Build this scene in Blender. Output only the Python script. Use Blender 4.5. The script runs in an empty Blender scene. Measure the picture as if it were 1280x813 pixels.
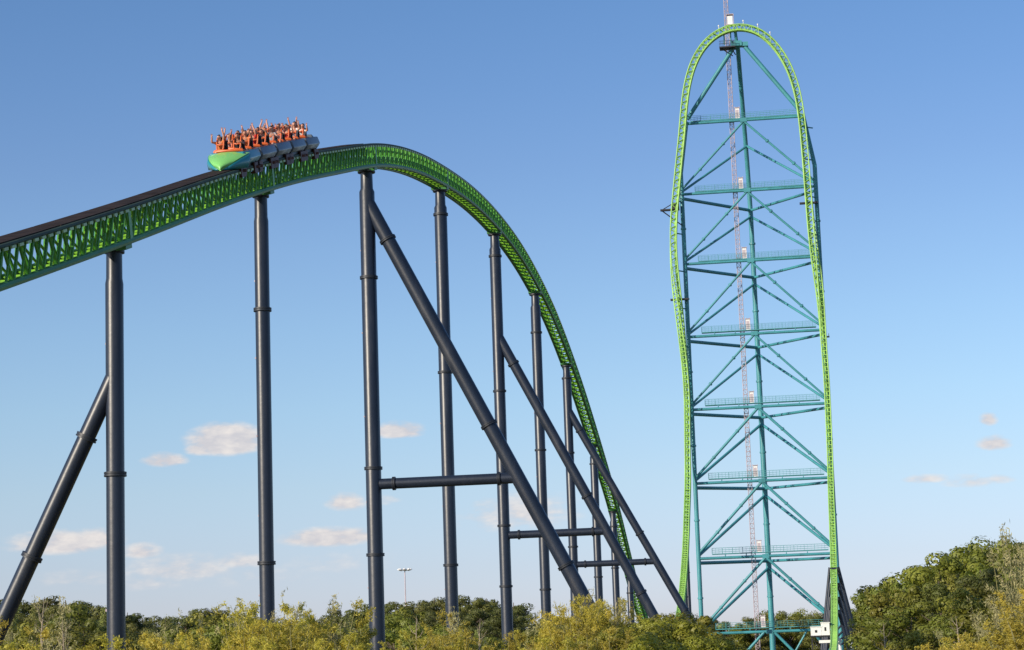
import bpy, math, random
import numpy as np
from mathutils import Vector, Matrix
random.seed(3)
scene = bpy.context.scene
COL = scene.collection
R = math.radians

# ------------------------------------------------------------------ camera
FPX, VPD, VPX = 2780.0, 17500.0, 50.0
th = math.atan(FPX / VPD); roll = math.atan((640 - VPX) / VPD)
c_, s_ = math.cos(roll), math.sin(roll)
cam_right = Vector((c_, s_ * math.sin(th), -s_ * math.cos(th)))
cam_up = Vector((s_, -c_ * math.sin(th), c_ * math.cos(th)))
cam_back = -Vector((0, math.cos(th), math.sin(th)))
cd = bpy.data.cameras.new('camera'); cam = bpy.data.objects.new('camera', cd); COL.objects.link(cam)
cd.sensor_width = 36.0; cd.lens = 36.0 * FPX / 1280.0
cd.clip_start = 0.5; cd.clip_end = 20000
m = Matrix.Identity(4)
for i in range(3):
    m[i][0], m[i][1], m[i][2] = cam_right[i], cam_up[i], cam_back[i]
m[0][3], m[1][3], m[2][3] = 0, 0, 2.0
cam.matrix_world = m
scene.camera = cam

# ------------------------------------------------------------------ light
SUN_EL, SUN_AZ = R(21), R(-130)      # azimuth measured from +Y, clockwise positive (towards +X)
sund = Vector((math.cos(SUN_EL) * math.sin(SUN_AZ), math.cos(SUN_EL) * math.cos(SUN_AZ), math.sin(SUN_EL)))
sl = bpy.data.lights.new('sun', 'SUN'); sl.energy = 5.0; sl.angle = R(0.5); sl.color = (1.0, 0.88, 0.70)
so = bpy.data.objects.new('sun', sl); COL.objects.link(so)
so.rotation_euler = (-sund).to_track_quat('-Z', 'Y').to_euler(); so.location = (-200, -200, 150)
scene.view_settings.view_transform = 'Standard'; scene.view_settings.look = 'None'
scene.view_settings.exposure = 0.0; scene.view_settings.gamma = 1.0

world = bpy.data.worlds.new('World'); scene.world = world; world.use_nodes = True
nt = world.node_tree; nt.nodes.clear()
def N(t, **k):
    n = nt.nodes.new(t)
    for a, v in k.items(): setattr(n, a, v)
    return n
def L(a, b): nt.links.new(a, b)
def M(op, a, b=None, c=None, clamp=False):
    n = N('ShaderNodeMath', operation=op); n.use_clamp = clamp
    for i, v in enumerate((a, b, c)):
        if v is None: continue
        if isinstance(v, (int, float)): n.inputs[i].default_value = v
        else: L(v, n.inputs[i])
    return n.outputs[0]
sky = N('ShaderNodeTexSky', sky_type='NISHITA'); sky.sun_disc = False
sky.sun_elevation = SUN_EL; sky.sun_rotation = SUN_AZ
sky.air_density = 1.0; sky.dust_density = 0.6; sky.ozone_density = 2.0; sky.altitude = 0
tc = N('ShaderNodeTexCoord'); sep = N('ShaderNodeSeparateXYZ'); L(tc.outputs['Generated'], sep.inputs[0])
az = M('ARCTAN2', sep.outputs[0], sep.outputs[1]); el = M('ARCSINE', sep.outputs[2])
nz = N('ShaderNodeTexNoise'); nz.inputs['Scale'].default_value = 75; nz.inputs['Detail'].default_value = 5; nz.inputs['Roughness'].default_value = .55
mp = N('ShaderNodeMapping'); mp.inputs['Scale'].default_value = (1, 1, 2.4); L(tc.outputs['Generated'], mp.inputs[0]); L(mp.outputs[0], nz.inputs[0])
nc = M('SUBTRACT', nz.outputs['Fac'], .5)
nz2 = N('ShaderNodeTexNoise'); nz2.inputs['Scale'].default_value = 170; nz2.inputs['Detail'].default_value = 4; L(mp.outputs[0], nz2.inputs[0])
# small fair-weather clouds low in the sky: (azimuth, elevation, half width, half height, strength)
CLOUDS = [
 (-0.1304, 0.1080, 0.0165, 0.0085, 1.1),
 (-0.1410, 0.1053, 0.0079, 0.0042, 0.8),
 (-0.1577, 0.1003, 0.0094, 0.0038, 0.95),
 (-0.0522, 0.1111, 0.0108, 0.0047, 0.95),
 (-0.2032, 0.0643, 0.0216, 0.0064, 0.8),
 (-0.1876, 0.0660, 0.0115, 0.0051, 0.75),
 (-0.1675, 0.0603, 0.0086, 0.0042, 0.7),
 (-0.1511, 0.0518, 0.0237, 0.0076, 0.52),
 (-0.1669, 0.0466, 0.0180, 0.0051, 0.34),
 (-0.1229, 0.0549, 0.0144, 0.0042, 0.52),
 (-0.0862, 0.0639, 0.0187, 0.0051, 0.95),
 (-0.0730, 0.0646, 0.0094, 0.0042, 0.8),
 (-0.0773, 0.0796, 0.0086, 0.0051, 0.75),
 (-0.0583, 0.0805, 0.0058, 0.0034, 0.4),
 (0.0007, 0.0722, 0.0266, 0.0102, 0.58),
 (-0.0120, 0.0687, 0.0165, 0.0059, 0.4),
 (-0.1946, 0.0487, 0.0198, 0.0051, 0.34),
 (-0.0804, 0.0527, 0.0288, 0.0059, 0.28),
 (-0.1248, 0.0483, 0.0324, 0.0068, 0.25),
 (0.2103, 0.1051, 0.0040, 0.0038, 0.75),
 (0.2120, 0.0944, 0.0072, 0.0042, 0.8),
 (0.1809, 0.0805, 0.0108, 0.0025, 0.6),
 (0.2009, 0.0785, 0.0115, 0.0038, 0.55),
 (0.2137, 0.0789, 0.0072, 0.0030, 0.5),
]
tot = None
for (a, e, w, h, s) in CLOUDS:
    dx = M('DIVIDE', M('SUBTRACT', az, a), w)
    dy0 = M('SUBTRACT', el, e)
    # flatter base: stretch below centre
    dyp = M('MAXIMUM', dy0, 0.0); dyn = M('MULTIPLY', M('MINIMUM', dy0, 0.0), 1.7)
    dy = M('DIVIDE', M('ADD', dyp, dyn), h)
    d = M('ADD', M('MULTIPLY', dx, dx), M('MULTIPLY', dy, dy))
    g = M('MULTIPLY', M('SUBTRACT', 1.0, M('MULTIPLY', d, .55)), s)
    g = M('MAXIMUM', g, 0.0)
    tot = g if tot is None else M('MAXIMUM', tot, g)
# the same kind of cloud goes on round the horizon, outside the view
nb = N('ShaderNodeTexNoise'); nb.inputs['Scale'].default_value = 9; nb.inputs['Detail'].default_value = 6
mb = N('ShaderNodeMapping'); mb.inputs['Scale'].default_value = (1, 1, 4); L(tc.outputs['Generated'], mb.inputs[0]); L(mb.outputs[0], nb.inputs[0])
band = M('SUBTRACT', 1.0, M('ABSOLUTE', M('DIVIDE', M('SUBTRACT', el, .07), .09)), clamp=True)
side = M('MULTIPLY', M('SUBTRACT', M('ABSOLUTE', az), .26), 8.0, clamp=True)
ring = M('MULTIPLY', M('MULTIPLY', M('MULTIPLY', M('SUBTRACT', nb.outputs['Fac'], .56), 9.0, clamp=True), band), side)
raw = M('ADD', tot, M('MULTIPLY', nc, 1.8))
raw = M('ADD', raw, M('MULTIPLY', M('SUBTRACT', nz2.outputs['Fac'], .5), .55))
gate = M('MULTIPLY', tot, 4.0, clamp=True)
mask = M('MULTIPLY', M('MULTIPLY', M('SUBTRACT', raw, .08), 1.7, clamp=True), gate)
mask = M('MULTIPLY', mask, M('MINIMUM', M('MULTIPLY', tot, 1.45), .92))
mask = M('MAXIMUM', mask, M('MULTIPLY', ring, .7))
mix = N('ShaderNodeMix', data_type='RGBA'); L(mask, mix.inputs['Factor'])
# a clear late-afternoon sky: bluer than the plain model, by elevation only
TINT = [(0.0, (1.143, 1.165, 1.80)), (.0327, (1.143, 1.161, 1.717)), (.05, (1.14, 1.155, 1.60)), (.086, (1.205, 1.237, 1.49)), (.1218, (1.189, 1.285, 1.49)), (.1577, (1.142, 1.265, 1.480)),
        (.1935, (1.08, 1.205, 1.452)), (.2293, (.99, 1.13, 1.42)), (.2649, (.91, 1.105, 1.42)), (.3002, (.856, 1.09, 1.412))]
rp = N('ShaderNodeValToRGB'); cr_ = rp.color_ramp
for q, (e, k) in enumerate(TINT):
    st = cr_.elements[q] if q < 2 else cr_.elements.new(e / .4)
    st.position = e / .4; st.color = (*k, 1)
L(M('DIVIDE', el, .4, clamp=True), rp.inputs[0])
hsv = N('ShaderNodeMix', data_type='RGBA', blend_type='MULTIPLY'); hsv.inputs['Factor'].default_value = 1
L(sky.outputs[0], hsv.inputs['A']); L(rp.outputs[0], hsv.inputs['B'])
L(hsv.outputs['Result'], mix.inputs['A'])
cc = N('ShaderNodeMix', data_type='RGBA'); cc.inputs['A'].default_value = (6.5, 6.3, 6.6, 1); cc.inputs['B'].default_value = (9.0, 8.35, 7.85, 1)
L(M('ADD', M('MULTIPLY', M('SUBTRACT', nz2.outputs['Fac'], .30), 1.5, clamp=True), M('MULTIPLY', nc, 2.2), clamp=True), cc.inputs['Factor']); L(cc.outputs['Result'], mix.inputs['B'])
bg = N('ShaderNodeBackground'); bg.inputs['Strength'].default_value = 0.1
L(mix.outputs['Result'], bg.inputs[0])
out = N('ShaderNodeOutputWorld'); L(bg.outputs[0], out.inputs[0])

# ------------------------------------------------------------------ materials
def mat(name, col, rough=.5, metal=0.0, var=.12, vscale=.6, bump=.0, bscale=8, spec=.5, coat=0.0, transl=0.0, objrand=0.0, dirt=None, hue=0.0):
    m = bpy.data.materials.new(name); m.use_nodes = True
    t = m.node_tree; t.nodes.clear()
    o = t.nodes.new('ShaderNodeOutputMaterial'); b = t.nodes.new('ShaderNodeBsdfPrincipled')
    b.inputs['Roughness'].default_value = rough; b.inputs['Metallic'].default_value = metal
    b.inputs['Specular IOR Level'].default_value = spec; b.inputs['Coat Weight'].default_value = coat
    co = t.nodes.new('ShaderNodeTexCoord'); n = t.nodes.new('ShaderNodeTexNoise'); n.inputs['Scale'].default_value = vscale
    n.inputs['Detail'].default_value = 4
    t.links.new(co.outputs['Object'], n.inputs[0])
    hs = t.nodes.new('ShaderNodeHueSaturation'); hs.inputs['Color'].default_value = (*col, 1)
    mr = t.nodes.new('ShaderNodeMapRange'); mr.inputs[3].default_value = 1 - var * 2; mr.inputs[4].default_value = 1 + var * 2
    mr.inputs[1].default_value = .25; mr.inputs[2].default_value = .75
    t.links.new(n.outputs['Fac'], mr.inputs[0])
    val = mr.outputs[0]
    if objrand:
        oi = t.nodes.new('ShaderNodeObjectInfo'); m2 = t.nodes.new('ShaderNodeMapRange')
        m2.inputs[3].default_value = 1 - objrand; m2.inputs[4].default_value = 1 + objrand
        t.links.new(oi.outputs['Random'], m2.inputs[0])
        mu = t.nodes.new('ShaderNodeMath'); mu.operation = 'MULTIPLY'; t.links.new(val, mu.inputs[0]); t.links.new(m2.outputs[0], mu.inputs[1]); val = mu.outputs[0]
        if hue:
            m3 = t.nodes.new('ShaderNodeMapRange'); m3.inputs[3].default_value = .5 - hue; m3.inputs[4].default_value = .5 + hue
            fr = t.nodes.new('ShaderNodeMath'); fr.operation = 'MULTIPLY'; fr.inputs[1].default_value = 7.31; t.links.new(oi.outputs['Random'], fr.inputs[0])
            f2 = t.nodes.new('ShaderNodeMath'); f2.operation = 'FRACT'; t.links.new(fr.outputs[0], f2.inputs[0])
            t.links.new(f2.outputs[0], m3.inputs[0]); t.links.new(m3.outputs[0], hs.inputs['Hue'])
    t.links.new(val, hs.inputs['Value'])
    colour = hs.outputs[0]
    if dirt:
        n2 = t.nodes.new('ShaderNodeTexNoise'); n2.inputs['Scale'].default_value = dirt[1]; n2.inputs['Detail'].default_value = 8; n2.inputs['Roughness'].default_value = .7
        mpp = t.nodes.new('ShaderNodeMapping'); mpp.inputs['Scale'].default_value = (1, 1, .18); t.links.new(co.outputs['Object'], mpp.inputs[0]); t.links.new(mpp.outputs[0], n2.inputs[0])
        r2 = t.nodes.new('ShaderNodeMapRange'); r2.inputs[1].default_value = .52; r2.inputs[2].default_value = .75; r2.inputs[4].default_value = .55
        t.links.new(n2.outputs['Fac'], r2.inputs[0])
        mx = t.nodes.new('ShaderNodeMix'); mx.data_type = 'RGBA'; t.links.new(r2.outputs[0], mx.inputs['Factor'])
        t.links.new(colour, mx.inputs['A']); mx.inputs['B'].default_value = (*dirt[0], 1); colour = mx.outputs['Result']
    t.links.new(colour, b.inputs['Base Color'])
    if bump:
        bn = t.nodes.new('ShaderNodeTexNoise'); bn.inputs['Scale'].default_value = bscale; bn.inputs['Detail'].default_value = 3
        t.links.new(co.outputs['Object'], bn.inputs[0])
        bp = t.nodes.new('ShaderNodeBump'); bp.inputs['Strength'].default_value = bump; bp.inputs['Distance'].default_value = .05
        t.links.new(bn.outputs['Fac'], bp.inputs['Height']); t.links.new(bp.outputs[0], b.inputs['Normal'])
    if transl:
        tr = t.nodes.new('ShaderNodeBsdfTranslucent'); t.links.new(colour, tr.inputs[0])
        ms = t.nodes.new('ShaderNodeMixShader'); ms.inputs[0].default_value = transl
        t.links.new(b.outputs[0], ms.inputs[1]); t.links.new(tr.outputs[0], ms.inputs[2]); t.links.new(ms.outputs[0], o.inputs[0])
    else:
        t.links.new(b.outputs[0], o.inputs[0])
    return m
SLATE = mat('slate_paint', (.014, .021, .038), rough=.38, var=.10, vscale=.35, bump=.12, bscale=3, dirt=((.062, .066, .078), .8))
FLANGE = mat('flange_paint', (.018, .023, .034), rough=.5, var=.1)
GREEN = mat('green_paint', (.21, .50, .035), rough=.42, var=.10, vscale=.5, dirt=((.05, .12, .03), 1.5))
CHORD = mat('chord_green_paint', (.045, .20, .05), rough=.5, var=.10, vscale=.5, dirt=((.04, .09, .04), 1.2))
RAILD = mat('worn_rail', (.034, .060, .034), rough=.7, var=.2, vscale=.4, dirt=((.06, .045, .035), 1.0))
PALEG = mat('pale_green_paint', (.36, .50, .22), rough=.5, var=.15)
LATT_SHADED = mat('lattice_green_shaded', (.07, .29, .03), rough=.45, var=.12, vscale=.5)  # darker copy of the track green, shade painted into the lattice colour
LIME = mat('lime_paint', (.30, .56, .12), rough=.5, var=.10, vscale=.3)
DECKB = mat('greasy_deck', (.030, .021, .018), rough=.9, var=.25, vscale=1.2, spec=.15)
TEAL = mat('teal_paint', (.055, .265, .305), rough=.42, var=.10, vscale=.25, dirt=((.02, .12, .13), .5))
TEALD = mat('grating_teal', (.05, .24, .26), rough=.6, var=.1)
MAST = mat('mast_paint', (.50, .42, .46), rough=.6, var=.1)
WHITE = mat('white_paint', (.78, .78, .76), rough=.5, var=.04)
DARK = mat('dark_steel', (.02, .02, .023), rough=.5, var=.2)
TYRE = mat('wheel_tyre', (.10, .030, .022), rough=.6, var=.2, vscale=4)
CARGREY = mat('car_grey', (.105, .13, .165), rough=.42, var=.12, vscale=3, coat=.1)
CARTEAL = mat('car_teal', (.02, .23, .28), rough=.35, var=.05, coat=.15)
CARGREEN = mat('car_green', (.20, .55, .14), rough=.38, var=.05, coat=.5)
ORANGE = mat('orange_restraint', (.66, .125, .025), rough=.45, var=.06)
SEAT = mat('seat_black', (.02, .018, .02), rough=.7, var=.2)
BARK = mat('bark', (.13, .10, .075), rough=.9, var=.2, vscale=3, bump=.6, bscale=12)
BAMB = mat('bamboo_stem', (.26, .24, .09), rough=.6, var=.15, vscale=2)
GROUND = mat('dry_grass', (.13, .12, .05), rough=.95, var=.3, vscale=.05, bump=.5, bscale=2)
LEAF = {
 'pine': mat('pine_needles', (.135, .145, .030), rough=.6, var=.28, vscale=.45, transl=.28, objrand=.28, hue=.02),
 'oak': mat('broad_leaves', (.225, .24, .032), rough=.55, var=.28, vscale=.5, transl=.35, objrand=.28, hue=.022),
 'sapling': mat('pale_leaves', (.27, .29, .075), rough=.55, var=.2, vscale=.8, transl=.35, objrand=.2, hue=.02),
 'bush': mat('bush_leaves', (.28, .28, .03), rough=.5, var=.25, vscale=1.0, transl=.35, objrand=.15, hue=.015),
 'reed': mat('reed_leaves', (.48, .44, .20), rough=.6, var=.2, vscale=.9, transl=.4, objrand=.15, hue=.01),
 'bamboo': mat('bamboo_leaves', (.54, .46, .062), rough=.55, var=.25, vscale=.9, transl=.4, objrand=.22, hue=.012),
}

# ------------------------------------------------------------------ helpers
def tag(o, label=None, cat=None, group=None, kind=None):
    if label: o['label'] = label
    if cat: o['category'] = cat
    if group: o['group'] = group
    if kind: o['kind'] = kind
    return o
def empty(name, loc, label=None, cat=None, group=None):
    o = bpy.data.objects.new(name, None); o.location = loc; o.empty_display_size = .5; COL.objects.link(o)
    return tag(o, label, cat, group)
def link(name, me, parent=None, material=None):
    if material and not me.materials: me.materials.append(material)
    o = bpy.data.objects.new(name, me); COL.objects.link(o)
    if parent: o.parent = parent
    return o
def frame_of(d):
    d = d.normalized()
    a = Vector((0, 0, 1)) if abs(d.z) < .95 else Vector((0, 1, 0))
    x = d.cross(a).normalized(); return x, x.cross(d)
class MB:
    def __init__(s, smooth=True): s.v = []; s.f = []; s.smooth = smooth; s.mi = []; s.cur = 0
    def face(s, *idx): s.f.append(idx); s.mi.append(s.cur)
    def ring(s, c, x, y, r, n):
        k = len(s.v)
        for i in range(n):
            a = 2 * math.pi * i / n
            s.v.append(c + x * (math.cos(a) * r) + y * (math.sin(a) * r))
        return k
    def lathe(s, p0, d, prof, n=16, cap=True):   # prof: (distance along d, radius)
        d = d.normalized(); x, y = frame_of(d); ks = [s.ring(p0 + d * t, x, y, r, n) for t, r in prof]
        for a, b in zip(ks[:-1], ks[1:]):
            for i in range(n):
                j = (i + 1) % n; s.face(a + i, a + j, b + j, b + i)
        if cap:
            s.face(*[ks[0] + i for i in range(n)][::-1]); s.face(*[ks[-1] + i for i in range(n)])
    def tube(s, p0, p1, r, n=8, r2=None, cap=True):
        p0 = Vector(p0); p1 = Vector(p1); d = p1 - p0; Ln = d.length
        if Ln < 1e-6: return
        s.lathe(p0, d, [(0, r), (Ln, r if r2 is None else r2)], n, cap)
    def sweep(s, pts, r, n=8, rs=None):
        pts = [Vector(p) for p in pts]; last = None; x = None
        for i, p in enumerate(pts):
            d = (pts[min(i + 1, len(pts) - 1)] - pts[max(i - 1, 0)]).normalized()
            if x is None: x, y = frame_of(d)
            else:
                x = (x - d * x.dot(d)).normalized(); y = x.cross(d)
            k = s.ring(p, x, y, r if rs is None else rs[i], n)
            if last is not None:
                for q in range(n):
                    j = (q + 1) % n; s.face(last + q, last + j, k + j, k + q)
            else: s.face(*[k + q for q in range(n)][::-1])
            last = k
        s.face(*[last + q for q in range(n)])
    def box(s, c, ax, ay, az):     # half-extent vectors
        k = len(s.v); c = Vector(c)
        for sx in (-1, 1):
            for sy in (-1, 1):
                for sz in (-1, 1): s.v.append(c + ax * sx + ay * sy + az * sz)
        for f in ((0, 1, 3, 2), (4, 6, 7, 5), (0, 4, 5, 1), (2, 3, 7, 6), (0, 2, 6, 4), (1, 5, 7, 3)): s.face(*[k + i for i in f])
    def mesh(s, name, origin=(0, 0, 0), mats=()):
        o = Vector(origin); me = bpy.data.meshes.new(name)
        me.from_pydata([tuple(v - o) for v in s.v], [], s.f)
        for m_ in mats: me.materials.append(m_)
        if len(mats) > 1: me.polygons.foreach_set('material_index', s.mi)
        if s.smooth:
            me.shade_smooth(); 
            try: me.set_sharp_from_angle(angle=R(38))
            except Exception: pass
        me.update(); return me
    def build(s, name, material, parent=None):
        org = parent.location if parent else (0, 0, 0)
        return link(name, s.mesh(name, org, [material] if not isinstance(material, (list, tuple)) else material), parent)
def unit_bar(n=6):
    b = MB(); b.tube((0, 0, 0), (0, 0, 1), 1.0, n); return b.mesh('bar')
BAR = {}
def bar(name, p0, p1, r, material, parent, r_y=None):
    key = material.name
    if key not in BAR: BAR[key] = unit_bar(); BAR[key].materials.append(material)
    o = bpy.data.objects.new(name, BAR[key]); COL.objects.link(o); o.parent = parent
    d = p1 - p0; x, y = frame_of(d); y = -y; z = d.normalized()
    ry = r if r_y is None else r_y
    mm = Matrix(((x.x * r, y.x * ry, d.x, p0.x - parent.location.x), (x.y * r, y.y * ry, d.y, p0.y - parent.location.y), (x.z * r, y.z * ry, d.z, p0.z - parent.location.z), (0, 0, 0, 1)))
    o.matrix_local = mm
    return o
def hermite(pts, n_per=1.0):
    """Catmull-Rom through 3-D points, resampled at about n_per metres."""
    P = np.array(pts, float); d = np.r_[0, np.cumsum(np.linalg.norm(np.diff(P, axis=0), axis=1))]
    Mx = np.gradient(P, d, axis=0)
    t = np.linspace(0, d[-1], max(2, int(d[-1] / n_per) + 1)); k = np.clip(np.searchsorted(d, t, 'right') - 1, 0, len(d) - 2)
    h = (d[k + 1] - d[k])[:, None]; u = ((t - d[k]) / h[:, 0])[:, None]
    return (2*u**3-3*u**2+1)*P[k] + (u**3-2*u**2+u)*h*Mx[k] + (-2*u**3+3*u**2)*P[k+1] + (u**3-u**2)*h*Mx[k+1]
def smooth_arr(A, w):
    A = np.array(A); k = np.ones(2*w+1)/(2*w+1)
    P = np.vstack([A[0] - (A[1:w+1][::-1] - A[0]) , A, A[-1] - (A[-w-1:-1][::-1] - A[-1])])
    return np.stack([np.convolve(P[:, i], k, 'valid') for i in range(A.shape[1])], 1)

# ------------------------------------------------------------------ ground
def make_ground():
    n = 70; b = MB(); ext = 9000
    def cs(i): t = i / n * 2 - 1; return math.copysign(abs(t) ** 2.6, t) * ext
    for j in range(n + 1):
        for i in range(n + 1):
            x, y = cs(i), cs(j) + 200
            z = .5 * math.sin(x * .013 + 1) * math.cos(y * .011) if abs(x) + abs(y) < 2500 else 0
            b.v.append(Vector((x, y, z - .5)))
    for j in range(n):
        for i in range(n): k = j * (n + 1) + i; b.face(k, k + 1, k + n + 2, k + n + 1)
    o = b.build('ground', GROUND); tag(o, kind='structure')
make_ground()
# ------------------------------------------------------------------ site geometry (metres)
AX, BX = -27.0, .137                       # ride axis in plan: x = AX + BX*y
NB = math.hypot(1, BX)
E1 = Vector((1 / NB, -BX / NB, 0))         # across the ride axis, to the right
E2 = Vector((BX / NB, 1 / NB, 0))          # along the ride axis, away
ZZ = Vector((0, 0, 1))
def axis(y, z=0): return Vector((AX + BX * y, y, z))

def track(name, label, P, U, mats, bay, loc, n_parts, deck=None, half=.55, depth=1.30, r_rail=.11, r_ch=.14, lace=.055, tie=.07, posts=False):
    """P: path (rail plane centre), U: up vectors. Box truss of two rails, two chords, lattice."""
    rail_m, chord_m, lace_m, tie_m = mats
    root = empty(name, loc, label, 'roller coaster track')
    P = [Vector(p) for p in P]; n = len(P)
    T = [(P[min(i+1, n-1)] - P[max(i-1, 0)]).normalized() for i in range(n)]
    Uu = []; S = []
    for t, u in zip(T, U):
        u = (Vector(u) - t * t.dot(Vector(u))).normalized(); Uu.append(u); S.append(t.cross(u).normalized())
    for sg in (-1, 1):
        a = MB(); a.sweep([p + s * half * sg for p, s in zip(P, S)], r_rail, 8); a.build('running_rail', rail_m, root)
        a = MB(); a.sweep([p + s * half * .92 * sg - u * depth for p, s, u in zip(P, S, Uu)], r_ch, 8); a.build('chord_tube', chord_m, root)
    d = np.r_[0, np.cumsum([(P[i+1]-P[i]).length for i in range(n-1)])]
    def at(q):
        k = min(max(int(np.searchsorted(d, q, 'right')) - 1, 0), n - 2); f = (q - d[k]) / (d[k+1] - d[k])
        return P[k].lerp(P[k+1], f), S[k].lerp(S[k+1], f), Uu[k].lerp(Uu[k+1], f), T[k]
    nb = int(d[-1] / bay)
    cnt = {'lattice_brace': 0, 'cross_tie': 0, 'side_post': 0, 'inner_brace': 0}
    ends = MB(smooth=False)
    rest = {k: MB(smooth=False) for k in cnt}
    def member(nm, p0, p1, r, ry=None):
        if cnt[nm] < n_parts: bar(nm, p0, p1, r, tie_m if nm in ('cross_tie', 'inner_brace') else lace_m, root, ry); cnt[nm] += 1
        else: rest[nm].tube(p0, p1, r if ry is None else max(r, ry) * .8, 5, cap=False)
    for i in range(nb):
        p, s, u, t = at(i * bay); pm, sm, um, tm = at((i + .5) * bay); p2, s2, u2, t2 = at((i + 1) * bay)
        for sg in (1, -1):
            h = half * sg
            member('lattice_brace', p + s * h, pm + sm * h * .92 - um * depth, lace)
            member('lattice_brace', pm + sm * h * .92 - um * depth, p2 + s2 * h, lace)
            if posts: member('side_post', pm + sm * h, p + s * h * .93 - u * depth, lace * .75)
        # ties between the rails (every half bay) and between the chords
        member('cross_tie', p - s * half - u * .03, p + s * half - u * .03, tie, tie * 1.2)
        member('cross_tie', pm - sm * half - um * .03, pm + sm * half - um * .03, tie, tie * 1.2)
        member('cross_tie', pm - sm * half - um * (depth - .02), pm + sm * half - um * (depth - .02), tie * 1.1, tie * 1.4)
        member('lattice_brace', pm - sm * half - um * depth, at(min((i + 1.5) * bay, d[-1]))[0] + s2 * half - u2 * depth, lace * .9)
        # inner V from the rail tie to the bottom chord
        member('inner_brace', p - u * .1, pm + sm * half * .9 - um * (depth - .08), lace * .8)
        member('inner_brace', p - u * .1, pm - sm * half * .9 - um * (depth - .08), lace * .8)
        if posts:
            for q_, s_q, u_q, t_q in ((p, s, u, t), (pm, sm, um, tm)):
                for sg in (1, -1): ends.box(q_ + s_q * (half + .09) * sg - u_q * .10, s_q * .035, t_q * .20, u_q * .05)
    for k, m_ in rest.items():
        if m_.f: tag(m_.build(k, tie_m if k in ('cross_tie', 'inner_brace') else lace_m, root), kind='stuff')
    if ends.f: tag(ends.build('tie_end', PALEG, root), kind='stuff')
    return root, at, d[-1]

# ---- camelback hill track: heights of the underside of the truss along the axis
HB = [(56, 10.5), (64, 12.75), (71.5, 15.0), (80.2, 17.66), (89.1, 20.42), (97.5, 23.1), (107, 26.0), (115, 28.3), (124.5, 30.85), (133.9, 33.38), (147, 36.05), (160.7, 37.95), (174, 39.3), (188, 40.0), (201, 40.0), (214, 39.2), (226.5, 37.75), (238.9, 35.45),
      (251.5, 32.6), (264.2, 29.2), (275, 26.1), (285.7, 22.9), (296, 19.0), (306, 15.2), (316, 11.8), (327, 8.6), (338, 6.2), (350, 4.6), (364, 3.7), (378, 3.4)]
_hy = np.array(HB); _sl = np.gradient(_hy[:, 1], _hy[:, 0])
pts = hermite([axis(y, z + 1.44 * math.hypot(1, q)) for (y, z), q in zip(HB, _sl)], 1.0)
hill_pts = [Vector(p) for p in smooth_arr(pts, 5)]
deck_mats = (RAILD, CHORD, LATT_SHADED, GREEN)  # lattice green has shade in its colour; ties and inner braces stay bright
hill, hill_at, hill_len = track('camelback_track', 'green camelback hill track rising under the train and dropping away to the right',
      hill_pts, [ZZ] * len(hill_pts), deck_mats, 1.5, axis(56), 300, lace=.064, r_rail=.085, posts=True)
def hill_frame(y):
    ys = [p.y for p in hill_pts]; k = min(max(int(np.searchsorted(ys, y)) - 1, 0), len(ys) - 2); f = (y - ys[k]) / (ys[k+1] - ys[k])
    p = hill_pts[k].lerp(hill_pts[k+1], f); t = (hill_pts[k+1] - hill_pts[k]).normalized()
    return p, t
def hill_bottom(y):
    p, t = hill_frame(y); return p.z - 1.46 / max(t.y, .3)
# greasy dark decking between the rails of the near rise
i = 0; y = 57.0; segs = []
while y < 128:
    y1 = y + (20.6 if i == 0 else 6.0); segs.append((y, min(y1 - .12, 131))); y = y1; i += 1
for (ya, yb) in segs:
    b = MB(smooth=False); k0 = None; steps = max(2, int((yb - ya) / 1.5))
    for q in range(steps + 1):
        p, t = hill_frame(ya + (yb - ya) * q / steps); u = (ZZ - t * t.z).normalized(); k = len(b.v)
        for (xx, zz) in ((-.56, .11), (.46, .11), (.46, .03), (-.56, .03)): b.v.append(p + E1 * xx + u * zz)
        if k0 is not None:
            for a_, b_ in ((0, 1), (1, 2), (2, 3), (3, 0)): b.face(k0 + a_, k0 + b_, k + b_, k + a_)
        else: b.face(k, k + 1, k + 2, k + 3)
        k0 = k
    b.face(k0 + 3, k0 + 2, k0 + 1, k0)
    b.build('deck_plate', DECKB, hill)
# deep bracing frames where the truss is bolted together above each column
COLS = [  # y, diameter, flange heights
 (84.9, .70, [10.22]), (107.8, .72, [20.3, 7.9]), (133.9, .94, [26.5, 14.8, 9.6]), (160.7, .93, [35.95, 24.2, 10.2]), (188.0, .97, [37.9, 26.2, 14.75, 9.66]),
 (214.2, .97, [35.2, 23.7, 10.3]), (238.9, .94, [33.9, 25.8, 15.7]), (264.2, .92, [26.9, 21.2, 13.5]), (285.7, .90, [20.8, 15.5, 8]), (306.0, .88, [13.0, 7]), (327, .85, [6.0]), (350, .8, [])]
for y, dia, fl in COLS:
    p, t = hill_frame(y); u = (ZZ - t * t.z).normalized()
    for sg in (-1, 1):
        b = MB(smooth=False); b.box(p + E1 * sg * .57 - u * .65, E1 * .04, t * .16, u * .62); b.build('splice_post', LATT_SHADED, hill)

def flange(b, p, d, r):
    d = d.normalized()
    b.lathe(p - d * .085, d, [(0, r + .005), (.0, r + .085), (.07, r + .085), (.075, r + .06), (.095, r + .06), (.10, r + .085), (.17, r + .085), (.17, r + .005)], 20, cap=False)
def pipe(name, p0, p1, r, parent, material=SLATE, n=20):
    b = MB(); b.tube(p0, p1, r, n); return b.build(name, material, parent)
def fl_part(p, d, r, parent):
    b = MB(); flange(b, p, d, r); return b.build('flange', FLANGE, parent)
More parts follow.
